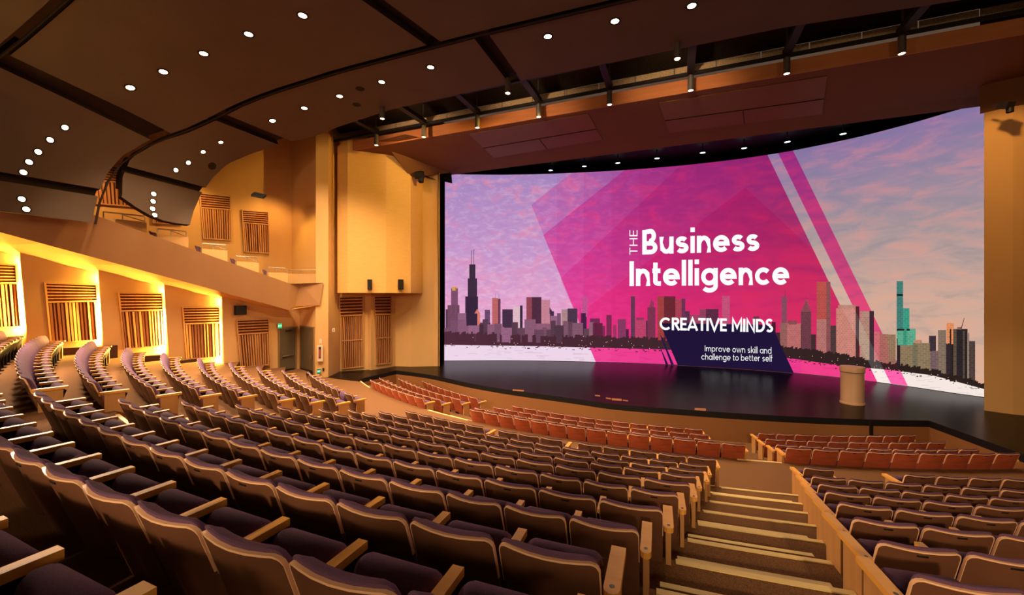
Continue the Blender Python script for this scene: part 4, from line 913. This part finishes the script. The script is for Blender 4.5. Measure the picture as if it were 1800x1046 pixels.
door_on(drop(p0, 0), drop(p1, 0), 2.48, 'door_2', False, False)
# exit signs
def exit_sign(label, x0, x1, y0, y1, Pn, dn, mg, mw, cat_group):
    a, c = on_line(x0, y1, Pn, dn), on_line(x1, y1, Pn, dn); h_ = on_line(x0, y0, Pn, dn).z - a.z; d = (drop(c, a.z) - a); wd = d.length; ang = math.atan2(d.y, d.x)
    t = thing('exit_sign', label, 'sign', a + d * .5 + Vector((0, 0, 0)), ang, cat_group)
    b = MB(); b.box((0, -.03, h_ / 2), (wd, .05, h_)); b.build('housing', M['white'], t)
    b = MB(); b.box((0, -.057, h_ / 2), (wd * .94, .006, h_ * .9)); b.build('face', mg, t)
    qs, tot = text_quads('EXIT', .16, .14); b = MB(); s_ = min(wd * .8 / tot, h_ * .62); hh = min(h_ * .62, s_ * 1.3)
    for q_ in qs: b.poly([((p_ - tot / 2) * s_, -.0615, h_ / 2 + (r_ - .5) * hh) for p_, r_ in q_])
    b.build('lettering', mw, t, fix=False)
dn = (dd.x, dd.y)
exit_sign('green lit exit sign above the exit door with the push bar', 487.5, 495, 568.5, 577.5, (A0.x + dd.y * .06, A0.y - dd.x * .06), dn, M['green'], M['exit_white'], 'exit signs')
pe = (at_d(557, 600, 20.35).x, 20.35); de = (at_d(566, 600, 20.42).x - pe[0], .07)
exit_sign('low green exit sign near the floor below the fire cabinet', 557, 564.5, 648, 657.5, pe, de, M['green_dim'], M['exit_white'], 'exit signs')
# the short wall with the cabinet (from the niche to the tower corner)
def wall_box(name, label, cat, x0, x1, y0, y1, Pn, dn, m, depth=.1):
    a, c = on_line(x0, y1, Pn, dn), on_line(x1, y1, Pn, dn); h_ = on_line(x0, y0, Pn, dn).z - a.z; d = drop(c, a.z) - a
    t = thing(name, label, cat, a + d * .5, math.atan2(d.y, d.x)); w_ = d.length
    b = MB(); b.box((0, -depth / 2, h_ / 2), (w_, depth, h_)); b.build('body', m, t); return t, w_, h_
t, w_, h_ = wall_box('fire_cabinet', 'white wall cabinet with a dark window beside the tower corner', 'cabinet', 558.5, 568, 607, 635, pe, de, M['white'], .12)
b = MB(); b.box((-w_ * .05, -.123, h_ * .55), (w_ * .45, .008, h_ * .72)); b.build('window', M['plate'], t)
b = MB(); b.lathe([(.0001, 0), (.05, 0), (.05, .35), (.02, .42), (.0001, .42)], 12, (-w_ * .05, -.135, h_ * .24)); b.v = [(x_, -.13 + (y_ + .135) * .1, z_) for x_, y_, z_ in b.v]; b.build('extinguisher', mat('red_can', (150, 70, 40)), t)
t, w_, h_ = wall_box('notice', 'small pale notice sheet above the fire cabinet', 'notice', 560.5, 567, 594, 605, pe, de, M['plaster'], .02)
b = MB(); b.box((0, -.022, h_ * .5), (w_ * .7, .004, h_ * .7)); b.build('sheet', M['white'], t)
t, w_, h_ = wall_box('wall_switch', 'small black wall switch beside the low exit sign', 'switch', 567, 570, 647, 652, pe, de, M['black'], .04)
b = MB(); b.box((0, -.043, h_ * .5), (w_ * .5, .008, h_ * .5)); b.build('toggle', M['frame'], t)
pS = (P[0][0], P[0][1]); dS = (P[1][0] - P[0][0] + .6, P[1][1] - P[0][1])
t, w_, h_ = wall_box('wall_sensor', 'small pale wall sensor high on the tower corner', 'sensor', 584.5, 589, 577, 583, (P[0][0] + .35, P[0][1] + .2), (1, .3), M['white'], .06)
b = MB(); b.lathe([(.0001, 0), (.03, 0), (.02, .03)], 10); b.v = [(x_, -.062 - z_, y_ + h_ / 2) for x_, y_, z_ in b.v]; b.build('dome', M['steel'], t)

# ================================================================== BALCONY
FO = 1.3                                   # how far the balcony front stands out from the wall
def fz_top(t): return 4.70 + .346 * t
def fz_bot(t): return 3.41 + .31 * t
b = MB(); ts = [0, 2, 4, 6, 8, 10, 13, 16]
A3 = Vector((-9.75, 20.42, 0))
rows_b = [wt(t_, FO - .25, fz_bot(t_)) for t_ in ts]; rows_t = [wt(t_, FO, fz_top(t_)) for t_ in ts]
endb, endt = on_line(562, 536, (-9.6, 20.3), (1, .1)), on_line(568, 497, (-9.5, 20.35), (1, .1))
inner_t = [wt(t_, FO - .22, fz_top(t_)) for t_ in ts]
b.quadgrid([[endb, on_line(519, 539, (WP[0] + WN[0] * (FO - .25), WP[1] + WN[1] * (FO - .25)), WD)] + rows_b, [endt, on_line(527, 498.5, (WP[0] + WN[0] * FO, WP[1] + WN[1] * FO), WD)] + rows_t])
b.quadgrid([[endt] + [rows_t[0]] + rows_t[0:], [endt + Vector((-.2, .3, 0))] + [inner_t[0]] + inner_t])
balc = struct(b.build('wall_balcony', mat('balcony_front', (176, 130, 84), .7, .25, ((1.5, 1.5, .5), .35, (166, 120, 76)))))
# lit soffit between the balcony front and the lower wall
b = MB(); b.quadgrid([[endb] + rows_b, [Vector((-9.9, 20.9, 3.4))] + [wt(t_, -.6, ztop_w(t_) + .04) for t_ in ts]]); struct(b.build('ceiling', M['plaster']))
bsof = BVHTree.FromPolygons(b.v, b.f)
for i, (x, y) in enumerate(((452, 535.5), (350, 515.5), (243, 493.5), (115, 466.5), (143, 455.5))):
    d_ = Vector(((x - 900) / F, 1, (523 - y) / F)).normalized(); h_, n_, _, _ = bsof.ray_cast(Vector((0, 0, HC)), d_)
    if h_ is None: print('no soffit', x, y); continue
    if n_.z > 0: n_ = -n_
    R3 = n_.to_track_quat('Z', 'Y').to_matrix(); t = thing('soffit_light', f'{ordl(i)} small recessed light from the exit door, under the balcony', 'light', h_, 0, 'small lights under the balcony')
    q = MB(); q.lathe([(.11, .006), (.11, .012), (.14, .012), (.14, .006)], 18); q.v = [tuple(R3 @ Vector(p)) for p in q.v]; q.build('trim_ring', M['white'], t)
    q = MB(); q.lathe([(.0001, .012), (.13, .008)], 18); q.v = [tuple(R3 @ Vector(p)) for p in q.v]; q.build('lens', M['lens_soft'], t)
    lamp('SPOT', 'soffit_lamp', h_ + n_ * .05, 170, GOLD, h_ + Vector((0, 0, -3)), t, .08, 120, .8)
# balcony floor and the terraces' stepped parapets
b = MB(); b.quadgrid([[wt(t_, FO - .2, fz_top(t_) - .35) for t_ in ts], [wt(t_, -4.2, fz_top(t_) - .35) for t_ in ts]]); struct(b.build('floor', M['carpet']))
BX = [(180, 258, 388), (276, 331, 415.5), (355, 400, 440), (416, 455, 461.5), (472, 506, 480.5), (504, 558, 482.5)]
bo = FO - .35
def bl_(x, y, o): return on_line(x, y, (WP[0] + WN[0] * o, WP[1] + WN[1] * o), WD)
for i, (x0, x1, y) in enumerate(BX):
    if i < 5:
        a, c = bl_(x0, y, bo), bl_(x1, y, bo)
        zt_ = (a.z + c.z) / 2; zb_ = min(fz_top(par(a, bo)), fz_top(par(c, bo))) - .5
        nb = Vector((*WN, 0)) * -.25
    else:
        a, c = on_line(x0, y, (-10.9, 20.9), (1, .05)), on_line(x1, y, (-10.9, 20.9), (1, .05)); zt_ = a.z; zb_ = 4.3; nb = Vector((0, .25, 0))
    t = thing('parapet', f'{ordl(5 - i)} pale stepped parapet block above the sloping balcony front, counted from the tower', 'parapet', drop((a + c) / 2, zb_), 0, 'stepped balcony parapets')
    b = MB(); b.hexa([drop(a, zb_), drop(c, zb_), drop(c, zb_) + nb, drop(a, zb_) + nb], [drop(a, zt_), drop(c, zt_), drop(c, zt_) + nb, drop(a, zt_) + nb]); localise(b, t).build('block', M['plaster'], t)
    b = MB(); e_ = Vector((0, 0, .03)); b.hexa([drop(a, zt_), drop(c, zt_), drop(c, zt_) + nb, drop(a, zt_) + nb], [drop(a, zt_) + e_, drop(c, zt_) + e_, drop(c, zt_) + nb + e_, drop(a, zt_) + nb + e_]); localise(b, t).build('cap', M['maple'], t)
    # railing
    rt = thing('balcony_rail', f'{ordl(5 - i)} metal handrail on the balcony parapets, counted from the tower', 'handrail', drop((a + c) / 2, zt_ + .03), 0, 'handrails on the balcony parapets')
    h_ = .24 if i < 5 else .2; m_ = nb * .5; ax = (c - a); ax.z = 0
    pA, pB = drop(a, zt_ + .03) + m_ + ax * .03, drop(c, zt_ + .03) + m_ - ax * .04; up = Vector((0, 0, h_))
    b = MB(); b.tube([pA + up, pA.lerp(pB, .5) + up, pB + up], .028, 6); localise(b, rt).build('top_rail', M['rail_metal'], rt)
    for f_ in (.0, .45, 1):
        b = MB(); b.tube([pA.lerp(pB, f_), pA.lerp(pB, f_) + up], .02, 6); localise(b, rt).build('post', M['rail_metal'], rt)
    if i < 5:
        b = MB(); q1 = drop(c, zt_ + .03 + h_) + nb * .5; b.tube([pA.lerp(pB, .42) + up * .9, pB + Vector((0, 0, .04))], .018, 6); localise(b, rt).build('brace', M['rail_metal'], rt)
        # chair showing in the gap below each block
        if i > 0:
            c0 = bl_(x0 - 9, y + 2, bo - .85); zf = zt_ - .62
            sd = thing('balcony_chair', f'lilac balcony chair peeking out behind the {ordl(5 - i)} parapet from the tower', 'seat', (c0.x, c0.y, zf - .0), -1.23, 'lilac chairs in the balcony')
            for nm, kx in (('back_shell', 'shell'), ('back_cushion', 'back'), ('seat_cushion', 'seat'), ('armrest', 'arm'), ('arm_support', 'post')): link(nm, SM[kx], sd)
# upper wall behind the balcony with its slatted panels
UP = (-12.4, 22.8); UD = (-.64, -.768)
def ul(x, y): return on_line(x, y, UP, UD)
upw = vwall('wall_upper', [(-9.25, 20.9), UP, (UP[0] + UD[0] * 16, UP[1] + UD[1] * 16)], 4.0, 16, M['plaster'])
UPN = (.768, -.64)
def uplus(p): return p + Vector((UPN[0], UPN[1], 0)) * .02
slat_panel('upper slatted panel over the balcony closer to the tower', [uplus(ul(*p)) for p in ((425.5, 371), (469.5, 374), (426.5, 392.5), (470, 396), (430, 442), (471, 444.5))], 6, 11, UPN, 'slatted panels above the balcony')
slat_panel('upper slatted panel over the balcony partly cut by the canopy', [uplus(ul(*p)) for p in ((351, 341), (403, 347), (354, 366.5), (403.5, 370), (358, 418.5), (404, 421.5))], 6, 12, UPN, 'slatted panels above the balcony')
slat_panel('upper slatted panel seen between the two ceiling canopies', [uplus(ul(*p)) for p in ((160, 290), (250, 300), (162, 318), (250, 326), (168, 357), (248, 364))], 6, 12, UPN, 'slatted panels above the balcony')
slat_panel('upper slatted panel almost hidden below the canopy tip', [uplus(ul(*p)) for p in ((266, 320), (315, 326), (267, 345), (315, 350), (270, 391), (316, 394))], 6, 11, UPN, 'slatted panels above the balcony')
# wedge lamp high on the upper wall
p = at_d(455, 345, 18.5); t = thing('wall_floodlight', 'dark slanted floodlight on the upper balcony wall', 'lamp', p, .5)
b = MB(); b.hexa([(-.3, -.1, -.06), (.18, -.1, -.12), (.3, .1, .06), (-.18, .1, .12)], [(-.3, -.1, .02), (.18, -.1, -.04), (.3, .1, .14), (-.18, .1, .2)]); b.build('housing', M['black'], t)
b = MB(); b.box((0, .35, .14), (.06, .6, .06)); b.build('bracket', M['frame'], t)
b = MB(); b.poly([(-.26, -.102, -.05), (.15, -.102, -.1), (.15, -.102, -.05), (-.26, -.102, .0)]); b.build('lens', M['frame'], t)

# ================================================================== CEILING CANOPIES
PRO = [(18, 8.0), (10, 8.0), (3, 8.0), (-5.6, 8.0), (-11, 8.0), (-14, 7.75), (-15.6, 7.45), (-16.8, 7.05), (-17.9, 6.55), (-18.6, 6.0), (-19.0, 5.3), (-19.1, 4.5), (-19.0, 3.7), (-18.9, 3.1), (-18.8, 2.6)]
VF = [15.9, 14.95, 14.15, 14.0, 14.05, 14.1, 14.0, 13.3, 12.7, 12.1, 11.7, 11.3, 10.95, 10.75, 10.65]
VS = [12.6, 12.0, 11.6, 11.25, 11.2, 11.0, 10.8, 10.6, 10.2, 9.5, 8.9, 8.45, 8.15, 8.0, 7.9]
VR = [6.0, 5.8, 5.6, 5.5, 5.5, 5.5, 5.5, 5.4, 5.2, 4.7, 4.2, 3.8, 3.6, 3.5, 3.4]
plen = np.concatenate([[0], np.cumsum([math.hypot(PRO[i + 1][0] - PRO[i][0], PRO[i + 1][1] - PRO[i][1]) for i in range(len(PRO) - 1)])])
def prof_at(s):
    f = lambda a: float(np.interp(s, plen, a))
    return f([p[0] for p in PRO]), f([p[1] for p in PRO]), f(VF), f(VS), f(VR)
def s_of_u(u): return float(np.interp(-u, [-p[0] for p in PRO[:10]], plen[:10]))
def s_of_z(z): return float(np.interp(-z, [-p[1] for p in PRO[8:]], plen[8:]))
ceiling = struct(MB().build('ceiling', M['canopy'])) if False else None
attic = MB(); attic.poly([UV(-30, -8, 16), UV(26, -8, 16), UV(26, 22, 16), UV(-30, 22, 16)])
ceiling = struct(attic.build('ceiling', M['attic']))
BVH = []
def canopy(s0, s1, va, vb, skew0=0.0, skew1=0.0, bulge=0.0, lift=0.0, dark=False):
    """a curved plate between profile stations s0..s1 and the two curves va (stage side) / vb (audience side); skew shifts the audience-side ends"""
    th = .22; n, m = 14, 5; top, bot = [], []
    for i in range(n + 1):
        f = i / n; rb, rt = [], []
        for j in range(m + 1):
            g = j / m; s = s0 + (s1 - s0) * f + (skew0 * (1 - f) + skew1 * f) * g + bulge * f * math.sin(math.pi * g)
            u, z, vf, vs, vr = prof_at(s); low = min(1, max(0, (5.2 - z) / 1.4)); lut = {'f': vf, 's': vs - .06 + .42 * low, 't': vs - .32 + .05 * low, 'r': vr, 'q': vr - .3, 'x': vr - 7}
            v = lut[va] * (1 - g) + lut[vb] * g
            u2, z2, *_ = prof_at(s + .05); nu, nz = (z2 - z), -(u2 - u); l = math.hypot(nu, nz) or 1
            nu, nz = (nu / l, nz / l) if nz > 0 or (abs(nz) < .2 and nu < 0) else (-nu / l, -nz / l)
            rb.append(UV(u + nu * lift, v, HC + z + nz * lift)); rt.append(UV(u + nu * (th + lift), v, HC + z + nz * (th + lift)))
        bot.append(rb); top.append(rt)
    b = MB(); b.quadgrid(bot); nb_ = len(b.f); b.quadgrid(top)
    for side in (lambda r: r[0], lambda r: r[-1]): b.quadgrid([[side(r) for r in bot], [side(r) for r in top]])
    b.quadgrid([bot[0], top[0]]); b.quadgrid([bot[-1], top[-1]])
    o = b.build('canopy_panel', M['canopy'], ceiling, True); o.data.set_sharp_from_angle(angle=.6); o.data.materials.append(M['canopy_edge'])
    o.data.polygons.foreach_set('material_index', [1 if dark else 0] * nb_ + [1] * (len(o.data.polygons) - nb_))  # plate sides coloured dark so the gaps look shaded
    if dark: o.name = 'gap_shade_strip'; return o  # dark strip added above each gap to stand for its shade
    q = MB(); q.quadgrid(bot); BVH.append(q); return o
g = .4
sA, sB, sC = s_of_u(-5.65), s_of_u(-16.6), s_of_z(4.7); sE = plen[-1]
canopy(0.2, sA - g, 'f', 's'); canopy(sA + .1, sB - g * .6, 'f', 's'); canopy(sB + .3, sC - .12, 'f', 's', .0, -.1); canopy(sC + .12, s_of_z(3.06), 'f', 's', -.1, -.68, .28)
for s_ in (sA - g / 2, sB, sC): canopy(s_ - .6, s_ + .6, 'f', 's', 0, -.05, 0, .24, True)
sA2, sB2, sC2 = s_of_u(-7.2), s_of_u(-18.35), s_of_z(3.75)
canopy(0.2, sA2 - g, 't', 'r', 0, 1.2); canopy(sA2 + .1, sB2 - .28, 't', 'r', 1.2, -.9); canopy(sB2 + .28, sC2 - .12, 't', 'r', -.9, .1); canopy(sC2 + .16, sE, 't', 'r', .1, -.2, .42)
for s_, k_ in ((sA2 - g / 2, 1.2), (sB2, -.9), (sC2, .1)): canopy(s_ - .6, s_ + .6, 't', 'r', k_, k_, 0, .24, True)
canopy(0.2, sA2 - g, 'q', 'x'); canopy(sA2 + .2, sE - .8, 'q', 'x')
# light rails along the seams
for key in (3, 4):
    b = MB(); b.tube([UV(*(lambda q_: (q_[0], q_[key] - .19 if key == 3 else q_[key] - .12, HC + q_[1] - .03))(prof_at(s))) for s in np.linspace(.5, sE, 50)], .035, 6); b.build('seam_rail', M['canopy_edge'], ceiling)
allb = MB()
for q in BVH:
    o_ = len(allb.v); allb.v += q.v; allb.f += [tuple(o_ + i for i in f) for f in q.f]
tree = BVHTree.FromPolygons(allb.v, allb.f)
eye = Vector((0, 0, HC))
def on_canopy(x, y):
    d = Vector(((x - 900) / F, 1, (523 - y) / F)).normalized(); h, n_, i, dist = tree.ray_cast(eye, d)
    if h is None: return None, None
    if n_.dot(d) > 0: n_ = -n_
    return h, n_
GR = {'front canopy beside the stage': [(1216, 10), (1081, 37), (963, 64)], 'second canopy over the stalls': [(757, 118), (671, 144), (597, 169), (535, 190), (479, 212)],
      'canopy bending down over the balcony': [(388, 250), (357, 267), (331, 286), (309, 299), (293, 314)], 'canopy tip in front of the balcony': [(270, 341), (269, 354), (268, 367), (272, 378)],
      'broad rear canopy': [(532, 27), (437, 60), (358, 94), (287, 126), (229, 154), (180, 180)], 'rear canopy bending down': [(114, 224), (88, 246), (67, 267), (51, 285), (41, 303), (36, 317)], 'rear canopy tip': [(38, 350), (46, 368), (58, 384)]}
for nm, L_ in GR.items():
    for i, (x, y) in enumerate(L_):
        h, n_ = on_canopy(x, y)
        if h is None: print('no canopy at', x, y); continue
        t = thing('downlight', f'{ordl(i)} round downlight from the stage end, {nm}', 'light', h, 0, 'round downlights in the ' + nm)
        R3 = n_.to_track_quat('Z', 'Y').to_matrix()
        bend = n_.z > -.93; rr = .10 if bend else .14
        b = MB(); b.lathe([(rr * .8, -.05), (rr * .8, .012), (rr * 1.15, .012), (rr * 1.15, -.01)], 20); b.v = [tuple(R3 @ Vector(p)) for p in b.v]; b.build('trim_ring', M['canopy_edge'], t)
        b = MB(); b.lathe([(.0001, .028), (rr * .5, .02), (rr * .8, .006)], 20); b.v = [tuple(R3 @ Vector(p)) for p in b.v]; b.build('lens', M['lens'], t)
        lamp('SPOT', 'down_lamp', h + n_ * .06, P_DOWN * (1.0 if bend else 1), WARM, h + Vector((0, 0, -2.2)) + (n_ * 2.2 if bend else n_ * .4 + Vector((SA, CA, 0)) * .75), t, .1, 76 if bend else 105, .7)
for x, y in ((633, 156), (627, 184), (388, 301), (373, 292)):
    h, n_ = on_canopy(x, y)
    if h is None: continue
    R3 = n_.to_track_quat('Z', 'Y').to_matrix(); b = MB(); b.lathe([(.0001, .012), (.10, .012), (.16, .008), (.17, -.01)], 20); b.v = [tuple(R3 @ Vector(p) + h) for p in b.v]
    b.build('ceiling_speaker', M['canopy_edge'], ceiling)

# ================================================================== CATWALK
zB = HC + 8.12
cat = thing('catwalk', 'black lighting catwalk hung between the ceiling canopies and the stage soffit', 'catwalk', UV(-2, 15.2, zB))
def cb(mb_, nm, m): return localise(mb_, cat).build(nm, m, cat)
b = MB(); b.hexa([UV(-17, 16.1, zB), UV(18, 16.1, zB), UV(18, 16.22, zB), UV(-17, 16.22, zB)], [UV(-17, 16.1, zB + .1), UV(18, 16.1, zB + .1), UV(18, 16.22, zB + .1), UV(-17, 16.22, zB + .1)]); cb(b, 'front_beam', M['black'])
b = MB(); b.hexa([UV(-17, 14.3, zB + .05), UV(18, 14.3, zB + .05), UV(18, 14.4, zB + .05), UV(-17, 14.4, zB + .05)], [UV(-17, 14.3, zB + .15), UV(18, 14.3, zB + .15), UV(18, 14.4, zB + .15), UV(-17, 14.4, zB + .15)]); cb(b, 'rear_beam', M['black'])
b = MB(); b.poly([UV(-17, 9.5, zB + 1.5), UV(19, 9.5, zB + 1.5), UV(19, 17.0, zB + .8), UV(-17, 17.0, zB + .8)]); cb(b, 'deck_mesh', M['deckmesh'])
for i in range(24):
    u0 = -14 + i * 1.4; b = MB(); b.hexa([UV(u0, 16.30, zB + .12), UV(u0 + 1.36, 16.30, zB + .12), UV(u0 + 1.36, 16.32, zB + .12), UV(u0, 16.32, zB + .12)], [UV(u0, 16.30, zB + .42), UV(u0 + 1.36, 16.30, zB + .42), UV(u0 + 1.36, 16.32, zB + .42), UV(u0, 16.32, zB + .42)]); cb(b, 'toe_panel', M['meshgrey'])
FU = [-13.66, -10.9, -8.1, -5.26, -2.36, .53, 3.48, 6.48, 9.4]
for i, u in enumerate(FU):
    b = MB(); b.hexa([UV(u - .12, 13.7, zB + .0), UV(u + .12, 13.7, zB + .0), UV(u + .12, 16.1, zB), UV(u - .12, 16.1, zB)], [UV(u - .12, 13.7, zB + .18), UV(u + .12, 13.7, zB + .18), UV(u + .12, 16.1, zB + .18), UV(u - .12, 16.1, zB + .18)]); cb(b, 'cross_beam', M['black'])
    b = MB(); b.tube([UV(u, 16.0, zB + .1), UV(u, 16.0, zB + 1.3)], .035, 6); cb(b, 'hanger', M['steel'])
def can(u, v, z, label, grp, power, aim):
    p = UV(u, v, z); t = thing('spotlight', label, 'spotlight', p, 0, grp)
    b = MB(); b.lathe([(.085, .0), (.105, .0), (.105, .52), (.06, .56), (.0001, .56)], 18); b.build('housing', M['steel'], t, True).data.set_sharp_from_angle(angle=.6)
    b = MB(); b.lathe([(.0001, .012), (.085, .012)], 16); b.build('lens', M['lens'], t)
    b = MB(); b.tube([(0, 0, .55), (0, 0, .615)], .03, 6); b.build('stem', M['black'], t)
    lamp('SPOT', 'can_lamp', p + Vector((0, 0, -.04)), power, WARM, aim, t, .09, 95, .7)
for i, u in enumerate(FU[:8]): can(u, 16.05, zB - .62, f'{ordl(i)} can spotlight from the tower, under the catwalk front beam', 'can spotlights under the catwalk front beam', P_CAT, UV(u, 11.5, 0))
for i, u in enumerate((-11.4, -5.7, .07)): can(u, 13.75, zB - .62, f'{ordl(i)} black can spotlight from the tower, at the canopy edge', 'can spotlights at the canopy edge', P_CAT * .6, UV(u, 17.4, zB - .55))

lamp('SPOT', 'lectern_fill', UV(7.0, 12.2, 11.8), 3200, WARM, pc + Vector((0, 0, 1.0)), None, .08, 16, .6)  # unseen spot added to brighten the lectern
# ================================================================== UNSEEN LAMPS (outside or hidden in the frame: tower wash, balcony lights, added fill lamps)
lamp('SPOT', 'tower_wash', UV(-3.4, 15.3, 11.5), P_TOWER, GOLD, Vector((-7.4, 21.6, 8.2)), None, .12, 46, .5)
lamp('SPOT', 'tower_wash', UV(8.0, 15.2, 11.4), P_TOWER * .28, AMBER, Vector((17.2, 14.2, 7.0)), None, .15, 70, .5)
for t_ in (-.2, 3.2, 6.8, 10.5): lamp('SPOT', 'balcony_lamp', wt(t_, .2, 9.3), P_BALC, AMBER, wt(t_ + .3, -2.6, 5.9), None, .2, 120, .9)
for v_ in (9.6, 12.0): lamp('SPOT', 'tip_fill', UV(-11.5, 11.15, 11.6), 560, AMBER, UV(-19, v_ - 2, 7.2), None, .2, 60, .8)  # unseen spots added to brighten the canopy tips
lamp('SPOT', 'balcony_wash', wt(.6, .4, 9.5), P_BALC * 1.3, GOLD, Vector((-10.5, 21.5, 5.5)), None, .2, 80, .6)
for u, v in ((-14, -7), (-3, -9), (9, -8)): lamp('AREA', 'rear_fill', UV(u, v, 7.2), P_FILL, WARM, UV(u, 15, .5), None, sx=2.5, sy=1.2)  # fill lamps added behind the camera to lighten the seat backs
for u in (-11, -4.5, 2, 8.5): lamp('SPOT', 'pit_fill', UV(u * .5, -9, 7.6), 3800, WARM, UV(u, 14.6, -.3), None, .2, 21, .6)  # unseen spots added to brighten the pit seat backs and cross aisle
print('plum', n_plum, 'rest', len(rest), 'all', len(SEATS), 'objects', len(bpy.data.objects))
